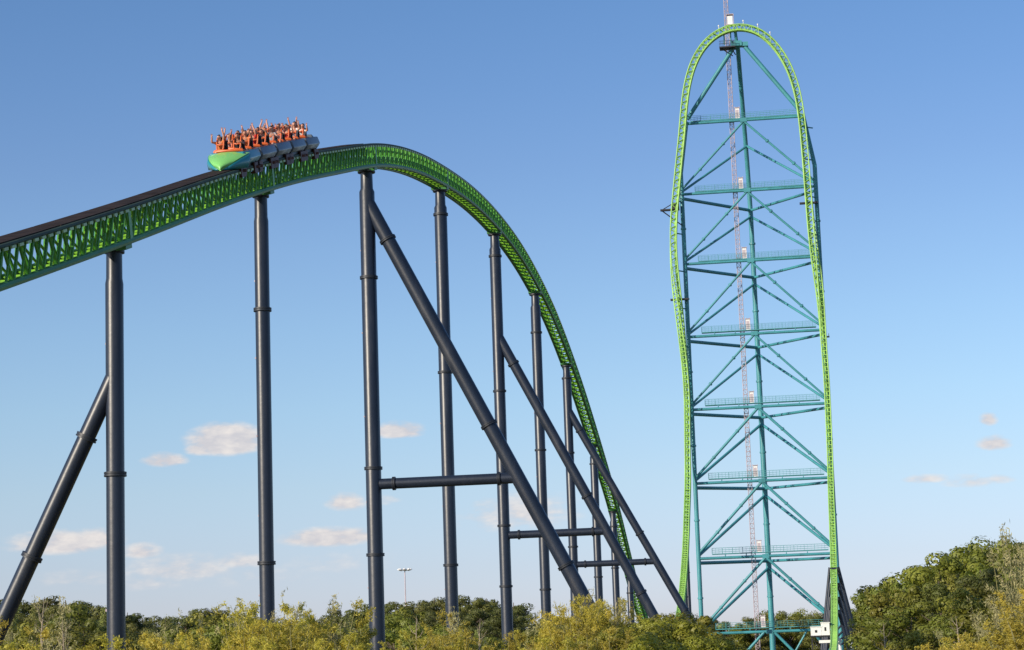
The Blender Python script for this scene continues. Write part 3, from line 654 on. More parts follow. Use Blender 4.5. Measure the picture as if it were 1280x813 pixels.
# (kind, x, y, height, label)
TREES = [
 ('bamboo', -16.3, 66.0, 4.5, 'first feathery yellow bamboo from left in front thicket, left of slanting grey leg'),
 ('bamboo', -14.2, 60.0, 4.0, 'second feathery yellow bamboo from left in front thicket, left of slanting grey leg'),
 ('bamboo', -13.2, 58.0, 3.6, 'third feathery yellow bamboo from left in front thicket, left of slanting grey leg'),
 ('bamboo', -14.0, 66.0, 3.6, 'first feathery yellow bamboo from left in front thicket, between slanting leg and leftmost column'),
 ('bamboo', -13.4, 68.0, 3.5, 'second feathery yellow bamboo from left in front thicket, between slanting leg and leftmost column'),
 ('bamboo', -13.7, 72.0, 3.5, 'third feathery yellow bamboo from left in front thicket, between slanting leg and leftmost column'),
 ('bamboo', -12.9, 75.0, 4.1, 'first feathery yellow bamboo from left in front thicket, between first and second columns'),
 ('bamboo', -12.7, 78.0, 4.3, 'second feathery yellow bamboo from left in front thicket, between first and second columns'),
 ('bamboo', -10.7, 70.0, 3.8, 'third feathery yellow bamboo from left in front thicket, between first and second columns'),
 ('bamboo', -10.3, 72.0, 3.9, 'fourth feathery yellow bamboo from left in front thicket, between first and second columns'),
 ('bamboo', -9.2, 68.0, 3.7, 'fifth feathery yellow bamboo from left in front thicket, between first and second columns'),
 ('bamboo', -9.6, 76.0, 4.4, 'sixth feathery yellow bamboo from left in front thicket, between first and second columns'),
 ('bamboo', -10.0, 84.0, 5.4, 'seventh feathery yellow bamboo from left in front thicket, between first and second columns'),
 ('bamboo', -10.4, 92.0, 5.8, 'first feathery yellow bamboo from left in front thicket, between second and third columns'),
 ('bamboo', -9.3, 86.0, 5.1, 'second feathery yellow bamboo from left in front thicket, between second and third columns'),
 ('bamboo', -7.1, 66.0, 3.6, 'third feathery yellow bamboo from left in front thicket, between second and third columns'),
 ('bamboo', -8.3, 82.0, 4.7, 'fourth feathery yellow bamboo from left in front thicket, between second and third columns'),
 ('bamboo', -6.7, 72.0, 3.9, 'fifth feathery yellow bamboo from left in front thicket, between second and third columns'),
 ('bamboo', -7.7, 92.0, 5.7, 'sixth feathery yellow bamboo from left in front thicket, between second and third columns'),
 ('bamboo', -6.8, 95.0, 3.8, 'seventh feathery yellow bamboo from left in front thicket, between second and third columns'),
 ('bamboo', -5.3, 100.0, 4.0, 'first feathery yellow bamboo from left in front thicket, between third and fourth columns'),
 ('bamboo', -4.2, 110.0, 4.8, 'second feathery yellow bamboo from left in front thicket, between third and fourth columns'),
 ('bamboo', -3.9, 120.0, 5.8, 'third feathery yellow bamboo from left in front thicket, between third and fourth columns'),
 ('bamboo', -3.2, 112.0, 4.7, 'first feathery yellow bamboo from left in front thicket, between fourth and fifth columns'),
 ('bamboo', -1.9, 98.0, 3.6, 'second feathery yellow bamboo from left in front thicket, between fourth and fifth columns'),
 ('bamboo', -0.2, 105.0, 4.4, 'first feathery yellow bamboo from left in front thicket, between fifth and sixth columns'),
 ('bamboo', 0.6, 112.0, 5.0, 'second feathery yellow bamboo from left in front thicket, between fifth and sixth columns'),
 ('bamboo', 1.2, 92.0, 3.9, 'first feathery yellow bamboo from left in front thicket, just right of sixth column'),
 ('bamboo', 1.9, 112.0, 5.3, 'second feathery yellow bamboo from left in front thicket, just right of sixth column'),
 ('bamboo', 2.3, 106.0, 5.5, 'third feathery yellow bamboo from left in front thicket, just right of sixth column'),
 ('bamboo', 1.8, 84.0, 3.5, 'fourth feathery yellow bamboo from left in front thicket, just right of sixth column'),
 ('bamboo', 2.6, 104.0, 5.7, 'fifth feathery yellow bamboo from left in front thicket, just right of sixth column'),
 ('bamboo', 2.6, 95.0, 4.3, 'sixth feathery yellow bamboo from left in front thicket, just right of sixth column'),
 ('bamboo', 3.4, 106.0, 6.1, 'seventh feathery yellow bamboo from left in front thicket, just right of sixth column'),
 ('bamboo', 4.1, 108.0, 6.0, 'eighth feathery yellow bamboo from left in front thicket, just right of sixth column'),
 ('bamboo', 3.5, 92.0, 4.0, "first feathery yellow bamboo from left in front thicket, left of tower's left leg"),
 ('bamboo', 4.8, 110.0, 5.2, "second feathery yellow bamboo from left in front thicket, left of tower's left leg"),
 ('bamboo', 8.3, 95.0, 3.1, "feathery yellow bamboo in front thicket, behind tower's left half"),
 ('bamboo', 15.2, 90.0, 2.8, 'feathery yellow bamboo in front thicket, just right of tower base'),
 ('bamboo', 14.1, 80.0, 2.7, 'first feathery yellow bamboo from left in front thicket, left of bamboo tips'),
 ('bamboo', 15.6, 85.0, 3.1, 'second feathery yellow bamboo from left in front thicket, left of bamboo tips'),
 ('bamboo', 13.5, 72.0, 2.8, 'third feathery yellow bamboo from left in front thicket, left of bamboo tips'),
 ('bamboo', 14.7, 75.0, 3.0, 'fourth feathery yellow bamboo from left in front thicket, left of bamboo tips'),
 ('bamboo', 13.2, 66.0, 2.8, 'first feathery yellow bamboo from left in front thicket, at right edge'),
 ('bamboo', 14.6, 70.0, 3.1, 'second feathery yellow bamboo from left in front thicket, at right edge'),
 ('bamboo', 15.3, 70.0, 3.5, 'third feathery yellow bamboo from left in front thicket, at right edge'),
 ('bamboo', 18.2, 80.0, 4.7, 'fourth feathery yellow bamboo from left in front thicket, at right edge'),
 ('bamboo', 15.3, 66.0, 4.0, 'fifth feathery yellow bamboo from left in front thicket, at right edge'),
 ('bare', -21.4, 100.0, 6.2, 'first pale leafless tree from left in front thicket, between slanting leg and leftmost column'),
 ('bare', -18.0, 88.0, 4.9, 'second pale leafless tree from left in front thicket, between slanting leg and leftmost column'),
 ('bare', -5.2, 110.0, 5.2, 'pale leafless tree in front thicket, between third and fourth columns'),
 ('bare', -2.2, 115.0, 5.1, 'pale leafless tree in front thicket, between fourth and fifth columns'),
 ('bare', 17.7, 110.0, 4.1, 'pale leafless tree in front thicket, just right of tower base'),
 ('bare', 18.4, 95.0, 4.0, 'pale leafless tree in front thicket, left of bamboo tips'),
 ('bush', 4.1, 98.0, 3.9, "first leafy green bush from left in front thicket, left of tower's left leg"),
 ('bush', 4.8, 98.0, 4.1, "second leafy green bush from left in front thicket, left of tower's left leg"),
 ('bush', 5.8, 100.0, 4.5, "third leafy green bush from left in front thicket, left of tower's left leg"),
 ('bush', 5.5, 90.0, 3.6, "fourth leafy green bush from left in front thicket, left of tower's left leg"),
 ('bush', 6.9, 104.0, 4.8, "fifth leafy green bush from left in front thicket, left of tower's left leg"),
 ('bush', 7.3, 100.0, 4.2, "sixth leafy green bush from left in front thicket, left of tower's left leg"),
 ('bush', 7.6, 98.0, 3.6, "leafy green bush in front thicket, behind tower's left half"),
 ('oak', 17.6, 531.1, 16.1, 'first olive broadleaf tree from left in farthest tree line, just right of sixth column'),
 ('oak', 19.7, 530.6, 14.9, 'second olive broadleaf tree from left in farthest tree line, just right of sixth column'),
 ('oak', 24.4, 513.9, 13.7, "first olive broadleaf tree from left in farthest tree line, left of tower's left leg"),
 ('oak', 28.0, 543.0, 14.9, "second olive broadleaf tree from left in farthest tree line, left of tower's left leg"),
 ('oak', 31.0, 540.4, 14.6, "third olive broadleaf tree from left in farthest tree line, left of tower's left leg"),
 ('oak', 34.1, 555.0, 14.4, "fourth olive broadleaf tree from left in farthest tree line, left of tower's left leg"),
 ('oak', 48.6, 529.6, 13.8, "first olive broadleaf tree from left in farthest tree line, behind tower's left half"),
 ('oak', 51.3, 525.0, 13.5, "second olive broadleaf tree from left in farthest tree line, behind tower's left half"),
 ('oak', 56.9, 531.4, 14.6, "third olive broadleaf tree from left in farthest tree line, behind tower's left half"),
 ('oak', 60.9, 541.3, 16.4, "first olive broadleaf tree from left in farthest tree line, behind tower's right half"),
 ('oak', 62.8, 531.3, 14.7, "second olive broadleaf tree from left in farthest tree line, behind tower's right half"),
 ('oak', 67.3, 549.0, 15.7, "third olive broadleaf tree from left in farthest tree line, behind tower's right half"),
 ('oak', 70.3, 545.9, 16.5, "fourth olive broadleaf tree from left in farthest tree line, behind tower's right half"),
 ('oak', 70.2, 513.0, 13.1, "fifth olive broadleaf tree from left in farthest tree line, behind tower's right half"),
 ('oak', 74.8, 524.3, 13.9, 'first olive broadleaf tree from left in farthest tree line, just right of tower base'),
 ('oak', 75.2, 520.0, 14.5, 'second olive broadleaf tree from left in farthest tree line, just right of tower base'),
 ('oak', 75.6, 500.0, 15.0, 'third olive broadleaf tree from left in farthest tree line, just right of tower base'),
 ('oak', 73.9, 470.0, 16.4, 'fourth olive broadleaf tree from left in farthest tree line, just right of tower base'),
 ('oak', 71.8, 440.0, 16.7, 'fifth olive broadleaf tree from left in farthest tree line, just right of tower base'),
 ('oak', 88.9, 547.0, 14.5, 'sixth olive broadleaf tree from left in farthest tree line, just right of tower base'),
 ('oak', 85.6, 512.2, 13.6, 'seventh olive broadleaf tree from left in farthest tree line, just right of tower base'),
 ('oak', 21.3, 118.5, 3.9, 'first olive broadleaf tree in front row of right woods, left of bamboo tips'),
 ('oak', 22.4, 116.8, 4.4, 'second olive broadleaf tree in front row of right woods, left of bamboo tips'),
 ('oak', 23.4, 114.5, 4.5, 'first olive broadleaf tree in front row of right woods, at right edge'),
 ('oak', 24.1, 112.2, 4.8, 'second olive broadleaf tree in front row of right woods, at right edge'),
 ('oak', 32.8, 128.5, 5.6, 'third olive broadleaf tree in front row of right woods, at right edge'),
 ('oak', 33.5, 125.1, 5.3, 'fourth olive broadleaf tree in front row of right woods, at right edge'),
 ('oak', 33.1, 118.2, 5.2, 'fifth olive broadleaf tree in front row of right woods, at right edge'),
 ('oak', 26.2, 149.7, 6.0, 'olive broadleaf tree in lower row of right woods, just right of tower base'),
 ('oak', 28.0, 149.8, 6.5, 'first olive broadleaf tree in lower row of right woods, left of bamboo tips'),
 ('oak', 30.6, 154.8, 6.9, 'second olive broadleaf tree in lower row of right woods, left of bamboo tips'),
 ('oak', 29.9, 142.6, 7.0, 'first olive broadleaf tree in lower row of right woods, at right edge'),
 ('oak', 33.0, 150.1, 7.6, 'second olive broadleaf tree in lower row of right woods, at right edge'),
 ('oak', 37.7, 154.4, 7.9, 'third olive broadleaf tree in lower row of right woods, at right edge'),
 ('oak', 38.5, 152.4, 7.6, 'fourth olive broadleaf tree in lower row of right woods, at right edge'),
 ('oak', 39.3, 150.0, 7.7, 'fifth olive broadleaf tree in lower row of right woods, at right edge'),
 ('oak', 43.3, 158.1, 8.2, 'sixth olive broadleaf tree in lower row of right woods, at right edge'),
 ('oak', -26.7, 120.0, 6.0, 'first olive broadleaf tree from left in nearer green row, between slanting leg and leftmost column'),
 ('oak', -25.3, 125.0, 5.9, 'second olive broadleaf tree from left in nearer green row, between slanting leg and leftmost column'),
 ('oak', -29.3, 150.0, 8.1, 'third olive broadleaf tree from left in nearer green row, between slanting leg and leftmost column'),
 ('oak', -23.0, 120.0, 5.5, 'fourth olive broadleaf tree from left in nearer green row, between slanting leg and leftmost column'),
 ('oak', -19.5, 128.0, 5.6, 'first olive broadleaf tree from left in nearer green row, between first and second columns'),
 ('oak', -19.0, 145.0, 7.0, 'second olive broadleaf tree from left in nearer green row, between first and second columns'),
 ('oak', -15.7, 125.0, 5.7, 'third olive broadleaf tree from left in nearer green row, between first and second columns'),
 ('oak', -12.7, 140.0, 6.0, 'olive broadleaf tree in nearer green row, between second and third columns'),
 ('oak', -9.4, 170.0, 6.3, 'first olive broadleaf tree from left in nearer green row, between third and fourth columns'),
 ('oak', -7.0, 160.0, 6.2, 'second olive broadleaf tree from left in nearer green row, between third and fourth columns'),
 ('oak', -5.8, 150.0, 5.5, 'third olive broadleaf tree from left in nearer green row, between third and fourth columns'),
 ('oak', -2.5, 160.0, 5.2, 'olive broadleaf tree in nearer green row, between fourth and fifth columns'),
 ('oak', 0.1, 175.0, 5.8, 'olive broadleaf tree in nearer green row, between fifth and sixth columns'),
 ('oak', -69.5, 273.1, 11.8, 'olive broadleaf tree in lower second row, left of slanting grey leg'),
 ('oak', -53.6, 266.5, 11.0, 'olive broadleaf tree in lower second row, between slanting leg and leftmost column'),
 ('oak', -37.9, 252.4, 9.1, 'first olive broadleaf tree from left in lower second row, between first and second columns'),
 ('oak', -39.8, 284.6, 9.6, 'second olive broadleaf tree from left in lower second row, between first and second columns'),
 ('oak', -32.1, 246.1, 9.4, 'third olive broadleaf tree from left in lower second row, between first and second columns'),
 ('oak', -31.6, 284.9, 8.5, 'first olive broadleaf tree from left in lower second row, between second and third columns'),
 ('oak', -20.0, 248.1, 7.9, 'second olive broadleaf tree from left in lower second row, between second and third columns'),
 ('oak', -15.2, 257.8, 9.9, 'first olive broadleaf tree from left in lower second row, between third and fourth columns'),
 ('oak', -13.4, 267.7, 10.8, 'second olive broadleaf tree from left in lower second row, between third and fourth columns'),
 ('oak', 34.0, 206.7, 9.7, 'first olive broadleaf tree in top row of right woods, just right of tower base'),
 ('oak', 36.7, 215.3, 10.8, 'second olive broadleaf tree in top row of right woods, just right of tower base'),
 ('oak', 38.5, 217.7, 11.7, 'third olive broadleaf tree in top row of right woods, just right of tower base'),
 ('oak', 41.1, 223.5, 12.2, 'first olive broadleaf tree in top row of right woods, left of bamboo tips'),
 ('oak', 39.9, 209.6, 12.3, 'second olive broadleaf tree in top row of right woods, left of bamboo tips'),
 ('oak', 44.4, 223.8, 13.5, 'third olive broadleaf tree in top row of right woods, left of bamboo tips'),
 ('oak', 44.9, 217.3, 13.7, 'first olive broadleaf tree in top row of right woods, at right edge'),
 ('oak', 46.8, 218.0, 14.0, 'second olive broadleaf tree in top row of right woods, at right edge'),
 ('oak', 47.9, 216.8, 13.4, 'third olive broadleaf tree in top row of right woods, at right edge'),
 ('oak', 48.2, 210.8, 13.7, 'fourth olive broadleaf tree in top row of right woods, at right edge'),
 ('oak', 52.4, 223.7, 14.4, 'fifth olive broadleaf tree in top row of right woods, at right edge'),
 ('oak', 50.4, 209.9, 13.3, 'sixth olive broadleaf tree in top row of right woods, at right edge'),
 ('oak', 52.0, 211.0, 13.9, 'seventh olive broadleaf tree in top row of right woods, at right edge'),
 ('oak', 52.6, 207.6, 13.3, 'eighth olive broadleaf tree in top row of right woods, at right edge'),
 ('oak', 55.7, 213.1, 13.9, 'ninth olive broadleaf tree in top row of right woods, at right edge'),
 ('oak', 59.8, 223.2, 14.9, 'tenth olive broadleaf tree in top row of right woods, at right edge'),
 ('oak', 60.6, 220.1, 14.2, 'eleventh olive broadleaf tree in top row of right woods, at right edge'),
 ('oak', 60.7, 214.9, 14.0, 'twelfth olive broadleaf tree in top row of right woods, at right edge'),
 ('oak', 31.4, 185.8, 8.3, 'olive broadleaf tree in upper row of right woods, just right of tower base'),
 ('oak', 32.8, 183.6, 8.8, 'first olive broadleaf tree in upper row of right woods, left of bamboo tips'),
 ('oak', 36.5, 185.4, 9.6, 'second olive broadleaf tree in upper row of right woods, left of bamboo tips'),
 ('oak', 37.9, 177.8, 9.7, 'first olive broadleaf tree in upper row of right woods, at right edge'),
 ('oak', 40.1, 180.6, 10.6, 'second olive broadleaf tree in upper row of right woods, at right edge'),
 ('oak', 39.6, 172.3, 10.0, 'third olive broadleaf tree in upper row of right woods, at right edge'),
 ('oak', 46.4, 186.2, 10.5, 'fourth olive broadleaf tree in upper row of right woods, at right edge'),
 ('oak', 47.0, 182.7, 10.8, 'fifth olive broadleaf tree in upper row of right woods, at right edge'),
 ('oak', 49.8, 187.4, 11.2, 'sixth olive broadleaf tree in upper row of right woods, at right edge'),
 ('oak', 47.7, 174.6, 10.3, 'seventh olive broadleaf tree in upper row of right woods, at right edge'),
 ('oak', 51.8, 183.5, 10.7, 'eighth olive broadleaf tree in upper row of right woods, at right edge'),
 ('pine', -85.4, 331.0, 16.8, 'first dark pine from left in far tree line, left of slanting grey leg'),
 ('pine', -86.9, 346.4, 17.8, 'second dark pine from left in far tree line, left of slanting grey leg'),
 ('pine', -84.4, 345.3, 17.7, 'third dark pine from left in far tree line, left of slanting grey leg'),
 ('pine', -78.3, 327.8, 16.3, 'fourth dark pine from left in far tree line, left of slanting grey leg'),
 ('pine', -83.5, 358.1, 17.6, 'fifth dark pine from left in far tree line, left of slanting grey leg'),
 ('pine', -79.6, 350.1, 17.5, 'sixth dark pine from left in far tree line, left of slanting grey leg'),
 ('pine', -74.8, 340.9, 16.5, 'first dark pine from left in far tree line, between slanting leg and leftmost column'),
 ('pine', -75.9, 359.3, 17.9, 'second dark pine from left in far tree line, between slanting leg and leftmost column'),
 ('pine', -67.6, 329.7, 16.1, 'third dark pine from left in far tree line, between slanting leg and leftmost column'),
 ('pine', -66.0, 332.2, 15.0, 'fourth dark pine from left in far tree line, between slanting leg and leftmost column'),
 ('pine', -65.2, 339.9, 15.2, 'fifth dark pine from left in far tree line, between slanting leg and leftmost column'),
 ('pine', -60.5, 327.4, 15.2, 'sixth dark pine from left in far tree line, between slanting leg and leftmost column'),
 ('pine', -61.2, 342.1, 14.3, 'first dark pine from left in far tree line, between first and second columns'),
 ('pine', -59.2, 343.1, 14.0, 'second dark pine from left in far tree line, between first and second columns'),
 ('pine', -58.8, 353.0, 13.8, 'third dark pine from left in far tree line, between first and second columns'),
 ('pine', -55.5, 346.0, 13.6, 'fourth dark pine from left in far tree line, between first and second columns'),
 ('pine', -51.3, 336.5, 13.1, 'fifth dark pine from left in far tree line, between first and second columns'),
 ('pine', -49.3, 341.7, 14.3, 'sixth dark pine from left in far tree line, between first and second columns'),
 ('pine', -47.1, 344.6, 14.5, 'seventh dark pine from left in far tree line, between first and second columns'),
 ('pine', -46.7, 355.6, 14.1, 'eighth dark pine from left in far tree line, between first and second columns'),
 ('pine', -42.0, 337.6, 12.5, 'ninth dark pine from left in far tree line, between first and second columns'),
 ('pine', -40.8, 348.2, 12.6, 'tenth dark pine from left in far tree line, between first and second columns'),
 ('pine', -40.1, 362.8, 12.4, 'first dark pine from left in far tree line, between second and third columns'),
 ('pine', -34.0, 327.4, 11.6, 'second dark pine from left in far tree line, between second and third columns'),
 ('pine', -35.1, 364.7, 12.7, 'third dark pine from left in far tree line, between second and third columns'),
 ('pine', -30.2, 340.4, 12.5, 'fourth dark pine from left in far tree line, between second and third columns'),
 ('pine', -27.9, 343.5, 13.5, 'fifth dark pine from left in far tree line, between second and third columns'),
 ('pine', -24.7, 327.4, 13.2, 'sixth dark pine from left in far tree line, between second and third columns'),
 ('pine', -22.7, 334.9, 14.0, 'seventh dark pine from left in far tree line, between second and third columns'),
 ('pine', -20.1, 328.2, 13.3, 'first dark pine from left in far tree line, between third and fourth columns'),
 ('pine', -19.7, 360.3, 15.2, 'second dark pine from left in far tree line, between third and fourth columns'),
 ('pine', -15.8, 336.1, 13.9, 'third dark pine from left in far tree line, between third and fourth columns'),
 ('pine', -14.6, 360.4, 15.6, 'fourth dark pine from left in far tree line, between third and fourth columns'),
 ('pine', -10.7, 332.1, 14.4, 'fifth dark pine from left in far tree line, between third and fourth columns'),
 ('pine', -9.1, 344.4, 14.6, 'first dark pine from left in far tree line, between fourth and fifth columns'),
 ('pine', -6.3, 325.2, 14.1, 'second dark pine from left in far tree line, between fourth and fifth columns'),
 ('pine', -4.4, 347.6, 14.7, 'third dark pine from left in far tree line, between fourth and fifth columns'),
 ('pine', -1.6, 345.6, 14.0, 'first dark pine from left in far tree line, between fifth and sixth columns'),
 ('pine', 0.7, 327.2, 11.5, 'second dark pine from left in far tree line, between fifth and sixth columns'),
 ('pine', 3.6, 360.0, 11.8, 'third dark pine from left in far tree line, between fifth and sixth columns'),
 ('pine', 6.1, 341.0, 11.9, 'first dark pine from left in far tree line, just right of sixth column'),
 ('pine', 7.7, 327.5, 11.3, 'second dark pine from left in far tree line, just right of sixth column'),
 ('pine', 9.6, 331.5, 11.7, 'third dark pine from left in far tree line, just right of sixth column'),
 ('pine', 25.5, 330.9, 9.5, "dark pine in far tree line, left of tower's left leg"),
 ('pine', 23.0, 546.2, 16.1, "first dark pine from left in farthest tree line, left of tower's left leg"),
 ('pine', 36.3, 547.9, 14.3, "second dark pine from left in farthest tree line, left of tower's left leg"),
 ('pine', 38.8, 548.4, 14.3, "third dark pine from left in farthest tree line, left of tower's left leg"),
 ('pine', 42.0, 550.0, 14.0, "fourth dark pine from left in farthest tree line, left of tower's left leg"),
 ('pine', 43.6, 532.1, 14.9, "first dark pine from left in farthest tree line, behind tower's left half"),
 ('pine', 46.4, 531.0, 14.2, "second dark pine from left in farthest tree line, behind tower's left half"),
 ('pine', 53.5, 523.6, 14.6, "third dark pine from left in farthest tree line, behind tower's left half"),
 ('pine', 68.0, 512.0, 14.8, "dark pine in farthest tree line, behind tower's right half"),
 ('pine', 81.1, 549.0, 15.8, 'first dark pine from left in farthest tree line, just right of tower base'),
 ('pine', 85.2, 556.4, 15.2, 'second dark pine from left in farthest tree line, just right of tower base'),
 ('pine', 81.6, 516.6, 13.6, 'third dark pine from left in farthest tree line, just right of tower base'),
 ('pine', 29.0, 127.7, 5.4, 'first dark pine in front row of right woods, at right edge'),
 ('pine', 27.0, 111.9, 5.0, 'second dark pine in front row of right woods, at right edge'),
 ('pine', 36.5, 157.5, 7.8, 'dark pine in lower row of right woods, at right edge'),
 ('pine', -69.4, 285.9, 12.8, 'first dark pine from left in lower second row, left of slanting grey leg'),
 ('pine', -61.7, 265.5, 12.3, 'second dark pine from left in lower second row, left of slanting grey leg'),
 ('pine', -61.5, 278.8, 12.1, 'first dark pine from left in lower second row, between slanting leg and leftmost column'),
 ('pine', -58.5, 276.3, 12.1, 'second dark pine from left in lower second row, between slanting leg and leftmost column'),
 ('pine', -46.3, 242.8, 9.7, 'third dark pine from left in lower second row, between slanting leg and leftmost column'),
 ('pine', -48.2, 265.4, 10.1, 'fourth dark pine from left in lower second row, between slanting leg and leftmost column'),
 ('pine', -46.3, 270.6, 10.0, 'first dark pine from left in lower second row, between first and second columns'),
 ('pine', -40.8, 253.9, 9.4, 'second dark pine from left in lower second row, between first and second columns'),
 ('pine', -31.5, 261.4, 8.5, 'third dark pine from left in lower second row, between first and second columns'),
 ('pine', -26.3, 258.3, 8.0, 'first dark pine from left in lower second row, between second and third columns'),
 ('pine', -23.2, 251.0, 7.5, 'second dark pine from left in lower second row, between second and third columns'),
 ('pine', -18.2, 261.6, 9.7, 'third dark pine from left in lower second row, between second and third columns'),
 ('pine', -10.6, 265.9, 10.4, 'dark pine in lower second row, between third and fourth columns'),
 ('pine', -8.7, 285.9, 10.9, 'first dark pine from left in lower second row, between fourth and fifth columns'),
 ('pine', -5.3, 253.6, 10.1, 'second dark pine from left in lower second row, between fourth and fifth columns'),
 ('pine', -2.3, 246.5, 9.6, 'third dark pine from left in lower second row, between fourth and fifth columns'),
 ('pine', 0.2, 252.9, 7.7, 'first dark pine from left in lower second row, between fifth and sixth columns'),
 ('pine', 2.7, 275.0, 8.1, 'second dark pine from left in lower second row, between fifth and sixth columns'),
 ('pine', 4.6, 249.2, 7.3, 'dark pine in lower second row, just right of sixth column'),
 ('pine', 33.9, 181.2, 8.9, 'dark pine in upper row of right woods, left of bamboo tips'),
 ('pine', 35.6, 172.5, 9.4, 'first dark pine in upper row of right woods, at right edge'),
 ('pine', 43.3, 180.5, 10.6, 'second dark pine in upper row of right woods, at right edge'),
 ('reed', -20.3, 90.0, 5.7, 'first pale feathery reed from left in front thicket, between slanting leg and leftmost column'),
 ('reed', -23.5, 112.0, 7.4, 'second pale feathery reed from left in front thicket, between slanting leg and leftmost column'),
 ('reed', -22.7, 110.0, 7.0, 'third pale feathery reed from left in front thicket, between slanting leg and leftmost column'),
 ('reed', -14.5, 92.0, 5.4, 'first pale feathery reed from left in front thicket, between first and second columns'),
 ('reed', -12.9, 90.0, 5.2, 'second pale feathery reed from left in front thicket, between first and second columns'),
 ('reed', -12.6, 98.0, 5.8, 'third pale feathery reed from left in front thicket, between first and second columns'),
 ('reed', -12.4, 100.0, 6.2, 'fourth pale feathery reed from left in front thicket, between first and second columns'),
 ('reed', -10.2, 95.0, 5.9, 'first pale feathery reed from left in front thicket, between second and third columns'),
 ('reed', -10.1, 98.0, 6.3, 'second pale feathery reed from left in front thicket, between second and third columns'),
 ('reed', -8.2, 96.0, 6.0, 'third pale feathery reed from left in front thicket, between second and third columns'),
 ('reed', -7.6, 92.0, 5.6, 'fourth pale feathery reed from left in front thicket, between second and third columns'),
 ('reed', -6.7, 95.0, 5.0, 'fifth pale feathery reed from left in front thicket, between second and third columns'),
 ('reed', -4.0, 118.0, 6.1, 'pale feathery reed in front thicket, between third and fourth columns'),
 ('reed', -3.6, 116.0, 5.7, 'pale feathery reed in front thicket, between fourth and fifth columns'),
 ('reed', 0.1, 108.0, 5.0, 'pale feathery reed in front thicket, between fifth and sixth columns'),
 ('reed', 2.4, 106.0, 6.0, 'first pale feathery reed from left in front thicket, just right of sixth column'),
 ('reed', 3.6, 106.0, 6.3, 'second pale feathery reed from left in front thicket, just right of sixth column'),
 ('reed', 4.3, 106.0, 5.8, "pale feathery reed in front thicket, left of tower's left leg"),
 ('reed', 17.9, 95.0, 3.8, 'pale feathery reed in front thicket, left of bamboo tips'),
 ('reed', 18.5, 90.0, 4.7, 'first pale feathery reed from left in front thicket, at right edge'),
 ('reed', 21.0, 98.0, 7.5, 'second pale feathery reed from left in front thicket, at right edge'),
 ('reed', 21.4, 98.0, 8.2, 'third pale feathery reed from left in front thicket, at right edge'),
 ('reed', 22.7, 102.0, 8.7, 'fourth pale feathery reed from left in front thicket, at right edge'),
 ('reed', 22.7, 100.0, 8.3, 'fifth pale feathery reed from left in front thicket, at right edge'),
 ('reed', 22.7, 98.0, 7.9, 'sixth pale feathery reed from left in front thicket, at right edge'),
 ('sapling', -36.5, 150.0, 8.3, 'first slender pale tree from left in nearer green row, left of slanting grey leg'),
 ('sapling', -31.9, 140.0, 7.8, 'second slender pale tree from left in nearer green row, left of slanting grey leg'),
 ('sapling', -32.5, 150.0, 8.2, 'first slender pale tree from left in nearer green row, between slanting leg and leftmost column'),
 ('sapling', -33.0, 160.0, 8.6, 'second slender pale tree from left in nearer green row, between slanting leg and leftmost column'),
 ('sapling', -29.9, 160.0, 8.1, 'third slender pale tree from left in nearer green row, between slanting leg and leftmost column'),
 ('sapling', -23.7, 140.0, 6.6, 'first slender pale tree from left in nearer green row, between first and second columns'),
 ('sapling', -20.9, 125.0, 5.3, 'second slender pale tree from left in nearer green row, between first and second columns'),
 ('sapling', -23.6, 150.0, 7.0, 'third slender pale tree from left in nearer green row, between first and second columns'),
 ('sapling', -18.8, 135.0, 6.7, 'fourth slender pale tree from left in nearer green row, between first and second columns'),
 ('sapling', -9.4, 120.0, 4.8, 'first slender pale tree from left in nearer green row, between second and third columns'),
 ('sapling', -12.9, 170.0, 7.0, 'second slender pale tree from left in nearer green row, between second and third columns'),
 ('sapling', -3.5, 180.0, 6.1, 'slender pale tree in nearer green row, between fourth and fifth columns'),
 ('sapling', 3.0, 180.0, 6.3, 'slender pale tree in nearer green row, just right of sixth column'),
]
# ------------------------------------------------------------------ train
def car_frame(y, dz=0):
    p, t = hill_frame(y); F = -t; U = (ZZ - t * t.z).normalized(); Rr = F.cross(U).normalized()
    p = p + U * (.02 + dz)
    return Matrix(((Rr.x, F.x, U.x, p.x), (Rr.y, F.y, U.y, p.y), (Rr.z, F.z, U.z, p.z), (0, 0, 0, 1)))
X, Y, Z = Vector((1, 0, 0)), Vector((0, 1, 0)), Vector((0, 0, 1))
ROWP = 1.62; CARL = 3.24
Y0 = 103.2                                   # distance of the middle of the first car
train_m = car_frame(Y0)
train = empty('coaster_train', axis(Y0, train_m.translation.z), 'coaster train with green and teal nose and grey cars full of riders', 'roller coaster train')
def put(o, parent, mw):
    """place a direct child of the train (an Empty with translation only) at world matrix mw"""
    o.parent = parent; o.matrix_local = Matrix.Translation(-parent.location) @ mw
def prism(b, sec0, sec1):
    k = len(b.v); n = len(sec0); b.v += [Vector(p) for p in sec0] + [Vector(p) for p in sec1]
    for i in range(n): j = (i + 1) % n; b.face(k + i, k + j, k + n + j, k + n + i)
    b.face(*[k + i for i in range(n)][::-1]); b.face(*[k + n + i for i in range(n)])
def bevel(me, w=.03, seg=2):
    import bmesh
    bm = bmesh.new(); bm.from_mesh(me); bmesh.ops.recalc_face_normals(bm, faces=bm.faces)
    bmesh.ops.bevel(bm, geom=[e for e in bm.edges], offset=w, segments=seg, affect='EDGES', profile=.6, clamp_overlap=True)
    bm.to_mesh(me); bm.free(); me.shade_smooth()
    return me
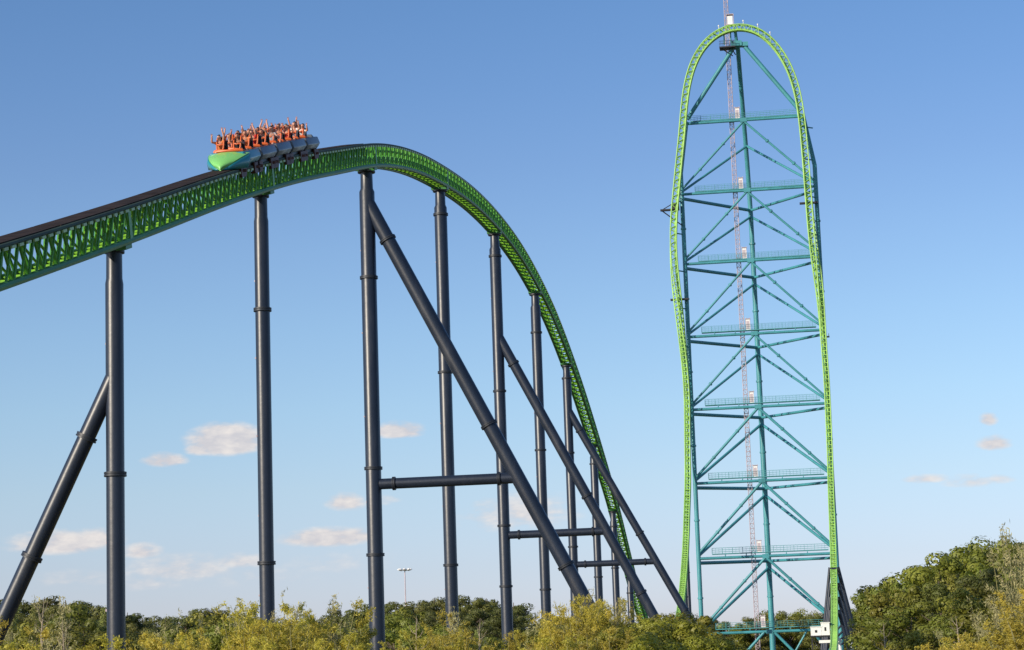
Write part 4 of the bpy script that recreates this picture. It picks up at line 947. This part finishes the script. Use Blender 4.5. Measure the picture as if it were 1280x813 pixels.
def sect(y, w_top, w_mid, w_bot, z0, zm, z1):
    return [(-w_bot, y, z0), (-w_mid, y, zm), (-w_top, y, z1), (w_top, y, z1), (w_mid, y, zm), (w_bot, y, z0)]
# shared meshes for the cars
b = MB(smooth=False)
hl = CARL / 2 - .16
prism(b, sect(-hl, .80, .92, .74, .22, .48, .84), sect(hl, .80, .92, .74, .22, .48, .84))
body_me = bevel(b.mesh('car_body', mats=[CARGREY]), .05)
b = MB(smooth=False)   # dark sill / chassis under and between cars
b.box(Vector((0, 0, .12)), X * .55, Y * (CARL / 2 - .02), Z * .12)
b.box(Vector((0, 0, .5)), X * .45, Y * (CARL / 2 - .02), Z * .25)
chassis_me = b.mesh('chassis', mats=[DARK])
b = MB()
b.lathe(Vector((.50, 0, .08)), X, [(0, .14), (.02, .17), (.13, .17), (.15, .14)], 14)
wt = b.mesh('wheel_set', mats=[TYRE])
b = MB()
b.lathe(Vector((.70, 0, -.12)), Z, [(0, .15), (.13, .15)], 12)
side_wheel = b.mesh('guide_wheels', mats=[TYRE])
b = MB(smooth=False); b.box(Vector((.66, 0, -.05)), X * .05, Y * .5, Z * .22); b.box(Vector((.58, 0, -.3)), X * .12, Y * .42, Z * .05)
bogie = b.mesh('bogie_plate', mats=[TYRE])
b = MB(smooth=False)   # seat: pan, back, headrest
b.box(Vector((0, 0, .0)), X * .30, Y * .26, Z * .08); b.box(Vector((0, -.36, .34)), X * .23, Y * .06, Z * .36); b.box(Vector((0, -.40, .80)), X * .13, Y * .06, Z * .12)
seat_me = bevel(b.mesh('seat', mats=[SEAT]), .03)
b = MB()               # orange over-shoulder restraint with lap pad
for sx in (-1, 1):
    b.sweep([(sx*.13, -.36, .82), (sx*.15, -.22, .90), (sx*.16, -.05, .84), (sx*.17, .12, .62), (sx*.16, .24, .38), (sx*.12, .30, .24)], .036, 8)
b.sweep([(-.30, .12, .17), (-.24, .30, .24), (0, .36, .27), (.24, .30, .24), (.30, .12, .17)], .075, 8)
b.sweep([(-.15, .14, .55), (0, .2, .52), (.15, .14, .55)], .034, 8)
restraint_me = b.mesh('restraint', mats=[ORANGE])
b = MB(); b.sweep([(-.70, .0, .95), (-.45, .12, .99), (0, .16, 1.0), (.45, .12, .99), (.70, 0, .95)], .06, 8)
trim_me = b.mesh('seat_row_trim', mats=[ORANGE])
ROWS = []
for c in range(5):
    yc = Y0 + c * CARL * .985
    mw = car_frame(yc)
    car = bpy.data.objects.new('car', body_me); COL.objects.link(car); put(car, train, mw)
    if c == 0: car.material_slots[0].link = 'OBJECT'; car.material_slots[0].material = CARTEAL
    def sub(nm, me, loc=(0, 0, 0), flip=False):
        o = bpy.data.objects.new(nm, me); COL.objects.link(o); o.parent = car; o.location = loc
        if flip: o.scale = (-1, 1, 1)
        return o
    sub('chassis', chassis_me)
    for yy in (-CARL * .42, CARL * .42 - (.0 if c else .1)):
        for fl_ in (False, True):
            sub('wheel', wt, (0, yy - .26, 0), fl_); sub('wheel', wt, (0, yy + .26, 0), fl_); sub('guide_wheel', side_wheel, (0, yy, 0), fl_); sub('bogie', bogie, (0, yy, 0), fl_)
    rows = (ROWP / 2, -ROWP / 2) if c < 4 else (ROWP / 2,)
    for yy in rows:
        sub('seat_row_trim', trim_me, (0, yy + .32, -.08))
        for sx in (-.41, .41):
            sub('seat', seat_me, (sx, yy, .65)); sub('restraint', restraint_me, (sx, yy, .67))
        ROWS.append((mw.copy(), yy))
    if c == 4:    # tail fairing
        b = MB(smooth=False); prism(b, sect(-hl - .35, .5, .7, .6, .32, .5, .86), sect(-.25, .76, .88, .70, .24, .5, 1.0)); o = bpy.data.objects.new('tail_fairing', bevel(b.mesh('tail_fairing', mats=[CARGREY]), .06)); COL.objects.link(o); o.parent = car
# nose: green shield hood over teal flanks
mw = car_frame(Y0); hy = CARL / 2 - .16
b = MB()
nx, ny = 13, 10
def hood(u, v):  # u across -1..1, v 0 back .. 1 tip
    w = .97 * (1 - v ** 1.6 * .93); x = u * w
    z = .87 - .71 * v ** 1.35 - .10 * abs(u) ** 2 * (1 - v) ; y = hy + 1.55 * math.sin(v * math.pi / 2) ** 1.15 - .42 * abs(u) ** 2 * (1 - v * .6)
    return Vector((x, y - .05, z))
for j in range(ny + 1):
    for i in range(nx + 1): b.v.append(hood(i / nx * 2 - 1, j / ny))
for j in range(ny):
    for i in range(nx): k = j * (nx + 1) + i; b.face(k, k + 1, k + nx + 2, k + nx + 1)
# underside closing a few centimetres below
off = len(b.v)
for j in range(ny + 1):
    for i in range(nx + 1): b.v.append(hood(i / nx * 2 - 1, j / ny) - Vector((0, .05, .07)))
for j in range(ny):
    for i in range(nx): k = off + j * (nx + 1) + i; b.face(k, k + nx + 1, k + nx + 2, k + 1)
for i in range(nx): b.face(i, off + i, off + i + 1, i + 1)
for j in range(ny):
    k = j * (nx + 1); b.face(k, k + nx + 1, off + k + nx + 1, off + k); k += nx; b.face(k, off + k, off + k + nx + 1, k + nx + 1)
o = bpy.data.objects.new('nose_hood', b.mesh('nose_hood', mats=[CARGREEN])); COL.objects.link(o); put(o, train, mw); o['label'] = 'bright green shield shaped nose hood'
for sg in (-1, 1):
    b = MB()
    for j in range(ny + 1):
        v = j / ny; t_ = hood(sg, v) - Vector((0, .03, .05)); bot = Vector((sg * .80 * (1 - v) ** .6 + sg * .12, hy + 1.30 * v ** 1.3, .08 + .04 * v)); mid = (t_ + bot) / 2 + Vector((sg * .07 * (1 - v), .02, 0))
        b.v += [t_, mid, bot]
        if j:
            k = 3 * j
            for q in (0, 1): b.face(k - 3 + q, k + q, k + q + 1, k - 2 + q) if sg > 0 else b.face(k - 3 + q, k - 2 + q, k + q + 1, k + q)
    me = b.mesh('nose_flank', mats=[CARTEAL])
    o = bpy.data.objects.new('nose_flank', me); COL.objects.link(o); put(o, train, mw)
    so_ = o.modifiers.new('thick', 'SOLIDIFY'); so_.thickness = .04; so_.offset = -1

# ------------------------------------------------------------------ riders
SKINS = [mat('skin_light', (.60, .29, .20), rough=.5, var=.05), mat('skin_tan', (.50, .22, .14), rough=.5, var=.05), mat('skin_brown', (.25, .12, .07), rough=.5, var=.05)]
HAIRS = [mat('hair_black', (.012, .010, .010), rough=.5), mat('hair_brown', (.06, .03, .015), rough=.5), mat('hair_dark_green_cap', (.01, .07, .035), rough=.8)]
CLOTH = {'red': mat('cloth_red', (.62, .03, .03), rough=.8), 'white': mat('cloth_white', (.75, .73, .72), rough=.8), 'orange': mat('cloth_orange', (.65, .20, .06), rough=.8),
         'black': mat('cloth_black', (.02, .02, .025), rough=.8), 'pale pink': mat('cloth_pink', (.65, .38, .38), rough=.8), 'brown': mat('cloth_brown', (.26, .07, .04), rough=.8), 'pale grey': mat('cloth_grey', (.42, .42, .46), rough=.8)}
def skinned(name, nodes, edges, material, sub=1):
    """nodes: list of (pos, radius); grows one continuous surface"""
    me = bpy.data.meshes.new(name); me.from_pydata([n[0] for n in nodes], edges, [])
    o = bpy.data.objects.new(name, me); COL.objects.link(o)
    me.materials.append(material)
    sk = o.modifiers.new('skin', 'SKIN'); sk.use_smooth_shade = True
    if not me.skin_vertices: me.skin_vertices.new()
    sv = me.skin_vertices[0].data
    for i, n in enumerate(nodes):
        r = n[1]; sv[i].radius = (r, r) if not isinstance(r, tuple) else r
        sv[i].use_root = (i == 0)
    ss = o.modifiers.new('sub', 'SUBSURF'); ss.levels = sub; ss.render_levels = sub
    return o
def bake(objs):
    dg = bpy.context.evaluated_depsgraph_get()
    for o in objs:
        me = bpy.data.meshes.new_from_object(o.evaluated_get(dg)); me.name = o.name
        o.modifiers.clear(); o.data = me; me.shade_smooth()
rnd = random.Random(11)
to_bake = []
def person(mw, pose, skin, hair, shirt, label, lean, turn):
    mw = mw @ Matrix.Translation((rnd.uniform(-.05, .05), rnd.uniform(-.12, .1), rnd.uniform(-.04, .05))) @ Matrix.Rotation(rnd.uniform(-.22, .22), 4, 'Y') @ Matrix.Scale(rnd.uniform(.98, 1.1), 4)
    loc = mw.translation
    root = empty('person', loc, label, 'person', 'riders seated in the coaster train')
    root.rotation_euler = mw.to_euler(); root.scale = mw.to_scale()
    nd = []; ed = []
    def add(p, r, parent=None):
        nd.append((tuple(p), r)); i = len(nd) - 1
        if parent is not None: ed.append((parent, i))
        return i
    tl = lean
    pel = add((0, -.05, .14), (.15, .11))
    wai = add((0, -.04 + tl * .3, .32), (.135, .095), pel)
    che = add((0, -.02 + tl * .7, .50), (.165, .11), wai)
    nk = add((0, .0 + tl, .66), .058, che)
    hx = turn * .03
    hd0 = add((hx * .3, .02 + tl, .74), .07, nk)
    hd1 = add((hx * .6, .025 + tl, .82), (.090, .105), hd0)
    hd2 = add((hx, .015 + tl, .91), (.078, .092), hd1)
    add((hx * 1.3, .12 + tl, .815), .018, hd1)       # nose
    add((hx * .6 + .085, .01 + tl, .82), .016, hd1); add((hx * .6 - .085, .01 + tl, .82), .016, hd1)   # ears
    for sg in (-1, 1):
        hp = add((sg * .10, .02, .11), .085, pel)
        kn = add((sg * .13, .43, .16), .062, hp)
        an = add((sg * .13, .47, -.26), .042, kn)
        add((sg * .13, .60, -.30), .035, an)
        sh = add((sg * .18, tl * .9, .59), .058, che)
        up = pose[0 if sg < 0 else 1]
        if up == 'up':
            j = rnd.uniform(-.07, .07)
            el_ = add((sg * (.27 + j), .10 + tl, .87), .055, sh); wr = add((sg * (.23 + j * 1.8), .14 + tl + j * 2, 1.13), .041, el_); hdv = Vector((sg * .02, .02, 1)).normalized()
        elif up == 'mid':
            el_ = add((sg * .33, .16 + tl, .62), .055, sh); wr = add((sg * .27, .27 + tl, .88), .041, el_); hdv = Vector((sg * -.1, .15, 1)).normalized()
        else:
            el_ = add((sg * .31, .12, .42), .046, sh); wr = add((sg * .19, .36, .52), .033, el_); hdv = Vector((-sg * .3, .2, .75)).normalized()
        side = Vector((sg, 0, 0)); side = (side - hdv * side.dot(hdv)).normalized(); pd = Vector(nd[wr][0])
        palm = add(pd + hdv * .05, (.036, .018), wr)
        for fi, (off_, ln) in enumerate(((-.027, .060), (-.009, .070), (.009, .066), (.027, .050))):
            k1 = add(pd + hdv * .095 + side * off_ * 1.1, .0095, palm)
            k2 = add(pd + hdv * (.095 + ln * .6) + side * off_ * 1.5 + Vector((0, .012, 0)), .0088, k1)
            add(pd + hdv * (.095 + ln) + side * off_ * 1.6 + Vector((0, .03, 0)), .0078, k2)
        t1 = add(pd + hdv * .05 - side * .045, .011, palm); add(pd + hdv * .085 - side * .068 + Vector((0, .012, 0)), .009, t1)
    body = skinned('body', nd, ed, skin); body.parent = root; to_bake.append(body)
    # shirt
    sn = [((0, -.05, .12), (.175, .135)), ((0, -.04 + tl * .3, .32), (.16, .12)), ((0, -.02 + tl * .7, .50), (.19, .135)), ((0, tl, .62), (.075, .075))]
    se = [(0, 1), (1, 2), (2, 3)]
    for sg in (-1, 1):
        i = len(sn); up = pose[0 if sg < 0 else 1]
        sn.append(((sg * .18, tl * .9, .585), .072)); se.append((2, i))
        tgt = {'up': (sg * .215, .05 + tl, .71), 'mid': (sg * .26, .08 + tl, .585), 'hold': (sg * .235, .05 + tl * .5, .50)}[up]
        sn.append((tgt, .060)); se.append((i, i + 1))
    so2 = skinned('shirt', sn, se, shirt); so2.parent = root; to_bake.append(so2)
    tn = [((0, -.05, .08), (.17, .125)), ((.11, .05, .10), .10), ((.14, .36, .15), .08), ((-.11, .05, .10), .10), ((-.14, .36, .15), .08)]
    tr_ = skinned('shorts', tn, [(0, 1), (1, 2), (0, 3), (3, 4)], CLOTH['black']); tr_.parent = root; to_bake.append(tr_)
    long = rnd.random() < .45
    hn = [((hx, -.015 + tl, .945), (.088, .098)), ((hx * .9, -.05 + tl, .88), (.086, .075)), ((hx * .6, -.075 + tl, .80), (.07, .045))]; he = [(0, 1), (1, 2)]
    if long: hn.append(((0, -.11 + tl, .66), (.06, .03))); he.append((2, 3)); hn.append(((rnd.uniform(-.1, .1), -.17 + tl, .74), (.04, .03))); he.append((2, 4))
    ho = skinned('hair', hn, he, hair); ho.parent = root; to_bake.append(ho)
    b = MB()
    for sx in (-1, 1): b.lathe(Vector((hx + sx * .033, .103 + tl, .845)), Y, [(0, .014), (.01, .008)], 6)
    b.box(Vector((hx, .108 + tl, .775)), X * .025, Y * .006, Z * .010)
    me = b.mesh('eyes_and_mouth', mats=[HAIRS[0]]); e_ = bpy.data.objects.new('eyes_and_mouth', me); COL.objects.link(e_); e_.parent = root
ORDN = ['front', 'second', 'third', 'fourth', 'fifth', 'sixth', 'seventh', 'eighth', 'last']
SPEC = {  # row, seat(-1 near = viewer's right): pose, skin, hair, shirt
 (0, 1): (('up', 'mid'), 0, 0, 'orange'), (0, -1): (('hold', 'mid'), 1, 0, 'black'), (1, 1): (('hold', 'up'), 0, 0, 'pale pink'), (1, -1): (('mid', 'hold'), 1, 1, 'orange'),
 (2, 1): (('mid', 'mid'), 1, 1, 'brown'), (2, -1): (('up', 'up'), 0, 0, 'red'), (3, 1): (('mid', 'hold'), 0, 0, 'orange'), (3, -1): (('mid', 'mid'), 1, 0, 'black'),
 (4, 1): (('mid', 'mid'), 1, 0, 'pale pink'), (4, -1): (('hold', 'mid'), 0, 0, 'pale grey'), (5, 1): (('up', 'up'), 0, 1, 'brown'), (5, -1): (('hold', 'mid'), 1, 1, 'pale pink'),
 (6, 1): (('mid', 'mid'), 0, 0, 'brown'), (6, -1): (('mid', 'mid'), 0, 0, 'red'), (7, 1): (('mid', 'hold'), 1, 1, 'pale grey'), (7, -1): (('mid', 'hold'), 0, 0, 'white'),
 (8, 1): (('up', 'mid'), 1, 2, 'orange'), (8, -1): (('mid', 'up'), 0, 1, 'white')}
for r_i, (mw, yy) in enumerate(ROWS):
    for sx, nm in ((.41, 'far'), (-.41, 'near')):
        key = (r_i, 1 if sx > 0 else -1); pose, sk_, hr, sh_ = SPEC[key]
        arms = {0: 'arms down', 1: 'one arm raised', 2: 'both arms raised'}[sum(p != 'hold' for p in pose)]
        who = 'green cap, ' if hr == 2 else ''
        lb = f'rider in {who}{sh_} shirt, {arms}, {nm} seat of {ORDN[r_i]} train row'
        person(mw @ Matrix.Translation((sx, yy, .72)), pose, SKINS[sk_], HAIRS[hr], CLOTH[sh_], lb, rnd.uniform(-.03, .06), rnd.uniform(-1, 1))
bake(to_bake)

# ------------------------------------------------------------------ vegetation
def leaf_mesh(name, C, S, material, asp=1.0, out=None, seed=0, up=0.2):
    """C: centres (n,3), S: half sizes (n,), small leaf quads with random turn"""
    rg = np.random.default_rng(seed); n = len(C)
    nrm = rg.normal(size=(n, 3)) ; nrm[:, 2] += up
    if out is not None: nrm = nrm * .75 + out
    nrm /= np.linalg.norm(nrm, axis=1)[:, None] + 1e-9
    a = np.cross(nrm, rg.normal(size=(n, 3))); a /= np.linalg.norm(a, axis=1)[:, None] + 1e-9
    b_ = np.cross(nrm, a)
    S = S[:, None]
    A = a * S * asp; B = b_ * S / asp
    V = np.stack([C - A, C - B * .8 + A * .1, C + A, C + B * .8 + A * .1], 1).reshape(-1, 3)
    me = bpy.data.meshes.new(name); me.vertices.add(4 * n); me.vertices.foreach_set('co', V.ravel())
    me.loops.add(4 * n); me.loops.foreach_set('vertex_index', np.arange(4 * n)); me.polygons.add(n); me.polygons.foreach_set('loop_start', np.arange(0, 4 * n, 4))
    try: me.polygons.foreach_set('loop_total', np.full(n, 4))
    except Exception: pass
    me.update(calc_edges=True); me.materials.append(material); return me
def clumps(rg, cen, rad, per, flat=.7):
    n = len(cen) * per
    v = rg.normal(size=(n, 3)); v /= np.linalg.norm(v, axis=1)[:, None]
    rr = rg.uniform(.45, 1.0, n) ** .6
    o = v * rr[:, None] * np.repeat(rad, per)[:, None]; o[:, 2] *= flat
    return np.repeat(cen, per, 0) + o, v
def tree_variant(kind, seed):
    """unit-height tree (height 1): returns trunk mesh, crown mesh"""
    rg = np.random.default_rng(seed); rr = random.Random(seed); b = MB()
    lean = Vector((rr.uniform(-.05, .05), rr.uniform(-.05, .05), 0))
    if kind == 'pine':
        zs_ = [0, .3, .6, .97]; pts = [Vector((0, 0, z)) + lean * z * z * 2 for z in zs_]
        b.sweep(pts, .02, 7, rs=[.019, .015, .010, .003]); cen = []; rad = []
        n = 26
        for i in range(n):
            z = .34 + .60 * (i / n) ** .9 + rr.uniform(-.03, .03); a = i * 2.4 + rr.uniform(-.5, .5); reach = (.22 * math.sin(min(1, (1.04 - z) / .5) * math.pi * .5)) * rr.uniform(.55, 1.2) + .02
            p0 = Vector((0, 0, z - .05)) + lean * z; p1 = p0 + Vector((math.cos(a) * reach, math.sin(a) * reach, .05 + rr.uniform(-.01, .03)))
            b.tube(p0, p1, .006, 4, r2=.002, cap=False)
            for q in (.55, 1.0): cen.append(p0.lerp(p1, q) + Vector((0, 0, .012))); rad.append((.06 + .03 * rr.random()) * (.75 + .25 * q))
        C, v = clumps(rg, np.array(cen), np.array(rad), 150, .62); S = rg.uniform(.006, .0125, len(C)); cr = leaf_mesh('crown', C, S, LEAF[kind], 1.5, v * .6, seed)
    elif kind in ('oak',):
        b.sweep([Vector((0, 0, 0)), Vector((0, 0, .25)) + lean * .3, Vector((0, 0, .5)) + lean, Vector((0, 0, .8)) + lean * 1.6], .02, 8, rs=[.026, .019, .012, .004])
        cen = []; rad = []
        for i in range(34):
            z = .16 + .78 * rr.random() ** .8; a = rr.uniform(0, 6.28); w = .36 * math.sqrt(max(.02, 1 - ((z - .50) / .52) ** 2)); reach = w * rr.uniform(.45, 1.08)
            p0 = Vector((0, 0, max(.1, z - .22))) + lean * z; p1 = Vector((math.cos(a) * reach, math.sin(a) * reach, z)) + lean * z
            b.tube(p0, p1, .007, 4, r2=.002, cap=False)
            if i % 3 == 0: b.tube(p0.lerp(p1, .6), p1 + Vector((rr.uniform(-.1, .1), rr.uniform(-.1, .1), .06)), .003, 4, r2=.001, cap=False)
            cen.append(p1); rad.append(rr.uniform(.06, .125))
            if rr.random() < .6: cen.append(p0.lerp(p1, .6)); rad.append(.09)
        C, v = clumps(rg, np.array(cen), np.array(rad), 230, .8); S = rg.uniform(.006, .0155, len(C)); cr = leaf_mesh('crown', C, S, LEAF[kind], 1.2, v * .5, seed)
    elif kind == 'bush':
        cen = []; rad = []
        for i in range(46):
            a = rr.uniform(0, 6.28); z = .12 + .82 * rr.random() ** .8; w = .5 * math.sqrt(max(.03, 1 - ((z - .35) / .68) ** 2)) * rr.uniform(.3, 1.05)
            p1 = Vector((math.cos(a) * w, math.sin(a) * w, z)); b.sweep([Vector((math.cos(a) * .03, math.sin(a) * .03, 0)), p1 * .5 + Vector((0, 0, .05)), p1], .01, 4, rs=[.010, .006, .002])
            cen.append(p1); rad.append(rr.uniform(.06, .13))
        C, v = clumps(rg, np.array(cen), np.array(rad), 360, .85); S = rg.uniform(.006, .0145, len(C)); cr = leaf_mesh('crown', C, S, LEAF[kind], 1.35, v * .4, seed)
    elif kind == 'sapling':
        Cs = []
        for st in range(3):
            bx0 = rr.uniform(-.05, .05); by0 = rr.uniform(-.05, .05); tx, ty = rr.uniform(-.10, .10), rr.uniform(-.10, .10); top = rr.uniform(.8, 1.0)
            pp_ = [Vector((bx0 + tx * f * f, by0 + ty * f * f, top * f)) for f in (0, .25, .5, .75, 1)]; b.sweep(pp_, .01, 6, rs=[.011, .009, .006, .004, .001])
            for i in range(26):
                f = rr.uniform(.2, .98); p0 = Vector((bx0 + tx * f * f, by0 + ty * f * f, top * f)); a = rr.uniform(0, 6.28); rch = .24 * (1.12 - f) * rr.uniform(.5, 1.1) + .015
                p1 = p0 + Vector((math.cos(a) * rch, math.sin(a) * rch, rch * .7)); b.tube(p0, p1, .003, 3, r2=.001, cap=False)
                m_ = 80; t = rg.uniform(.25, 1.1, m_)[:, None]; Cs.append(np.array(p0)[None] * (1 - t) + np.array(p1)[None] * t + rg.normal(size=(m_, 3)) * .016)
        C = np.vstack(Cs); S = rg.uniform(.0045, .009, len(C)); cr = leaf_mesh('crown', C, S, LEAF[kind], 1.4, None, seed)
    else:   # bamboo: many arching canes with narrow leaves on side twigs
        Cs = []
        reed = kind == 'reed'
        for st in range(5 if reed else 20):
            a0 = rr.uniform(0, 6.28); r0 = (.03 if reed else .16) * math.sqrt(rr.random()); x0, y0 = math.cos(a0) * r0, math.sin(a0) * r0
            top = rr.uniform(.62, 1.0) if st else 1.0; out_ = rr.uniform(.05, .30) * (1.15 - .5 * top); a1 = a0 + rr.uniform(-.9, .9)
            def cp(f): return Vector((x0 + math.cos(a1) * out_ * f ** 2.4, y0 + math.sin(a1) * out_ * f ** 2.4, top * (f - .10 * f ** 5 * out_ * 4)))
            b.sweep([cp(f) for f in (0, .2, .4, .6, .8, .92, 1)], .01, 5, rs=[.0062, .0058, .005, .004, .0026, .0016, .0008])
            for i in range(22):
                f = rr.uniform(.18, 1.0); p0 = cp(f); a = rr.uniform(0, 6.28); rch = rr.uniform(.05, .12) * (1.25 - f * .85)
                p1 = p0 + Vector((math.cos(a) * rch, math.sin(a) * rch, rch * rr.uniform(.0, .9)))
                if i % 2: b.tube(p0, p1, .0015, 3, r2=.0006, cap=False)
                m_ = (26 if f < .8 else 14) if reed else (78 if f < .8 else 34); t = rg.uniform(.1, 1.15, m_)[:, None]; Cs.append(np.array(p0)[None] * (1 - t) + np.array(p1)[None] * t + rg.normal(size=(m_, 3)) * .011)
        C = np.vstack(Cs); S = rg.uniform(.0038, .0095, len(C)); cr = leaf_mesh('crown', C, S, LEAF[kind], 1.9, None, seed, up=.0)
    tr = b.mesh('trunk', mats=[BAMB if kind in ('bamboo', 'reed') else BARK]); return tr, cr
def bare_variant(seed):
    rr = random.Random(seed); b = MB(); b.sweep([Vector((0, 0, 0)), Vector((.01, 0, .4)), Vector((-.005, 0, .75)), Vector((.01, 0, 1))], .01, 7, rs=[.013, .010, .006, .001]); tr = b.mesh('trunk', mats=[PALEBARK])
    b = MB()
    for i in range(22):
        z = .2 + .74 * i / 22; a = i * 2.4 + rr.uniform(-.4, .4); r_ = (1.05 - z) * .30 * rr.uniform(.6, 1.1); p0 = Vector((0, 0, z)); p1 = p0 + Vector((math.cos(a) * r_ * .55, math.sin(a) * r_ * .55, .02)); p2 = p0 + Vector((math.cos(a) * r_, math.sin(a) * r_, .07))
        b.sweep([p0, p1, p2], .004, 4, rs=[.004, .0025, .0008])
        for q in range(3):
            e = p1.lerp(p2, q / 3); b.tube(e, e + Vector((rr.uniform(-.04, .04), rr.uniform(-.04, .04), rr.uniform(.01, .05))), .0014, 3, r2=.0005, cap=False)
    return tr, b.mesh('branches', mats=[PALEBARK])
PALEBARK = mat('pale_bark', (.30, .25, .18), rough=.9, var=.2, vscale=3)
NV = {'pine': 6, 'oak': 7, 'sapling': 3, 'bush': 3, 'bamboo': 5, 'reed': 3}
VAR = {k: [tree_variant(k, 100 + i * 7 + len(k)) for i in range(n)] for k, n in NV.items()}
VAR['bare'] = [bare_variant(3), bare_variant(8)]
CAT = {'reed': 'reed', 'bare': 'bare tree', 'pine': 'pine tree', 'oak': 'tree', 'sapling': 'young tree', 'bush': 'bush', 'bamboo': 'bamboo'}
NAME = {'reed': 'tall_reed', 'bare': 'bare_tree', 'pine': 'pine_tree', 'oak': 'broadleaf_tree', 'sapling': 'young_tree', 'bush': 'leafy_bush', 'bamboo': 'bamboo_clump'}
GRP = {'reed': 'tall pale reeds above the thicket', 'bare': 'bare dead trees in front of the woods', 'pine': 'pine trees of the woods', 'oak': 'broadleaf trees of the woods', 'sapling': 'young trees at the edge of the woods', 'bush': 'leafy bushes in the thicket', 'bamboo': 'bamboo clumps in the thicket'}
WID = {'reed': .8, 'bare': 1.1, 'pine': 1.05, 'oak': 1.0, 'sapling': 1.2, 'bush': 1.15, 'bamboo': 1.15}
rv = random.Random(5)
for (k, x, y, h, lab) in TREES:
    me_t, me_c = rv.choice(VAR[k]); hh = h + .5
    root = empty(NAME[k], (x, y, -.5), lab, CAT[k], GRP[k]); root.rotation_euler = (0, 0, rv.uniform(0, 6.28))
    w = WID[k] * rv.uniform(.88, 1.18) * (min(1.0, 4.6 / hh) if k == 'bamboo' else 1)
    if k in ('pine', 'oak') and h < 8: w *= 1.25
    if k == 'sapling': w *= min(1.0, 5.5 / hh) * .85
    root.scale = (hh * w, hh * w, hh)
    for nm, me in (('stems' if k in ('bamboo', 'reed') else 'trunk', me_t), ('foliage' if k in ('bamboo', 'bush', 'reed') else 'branches' if k == 'bare' else 'crown', me_c)):
        o = bpy.data.objects.new(nm, me); COL.objects.link(o); o.parent = root
print('objects', len(bpy.data.objects))
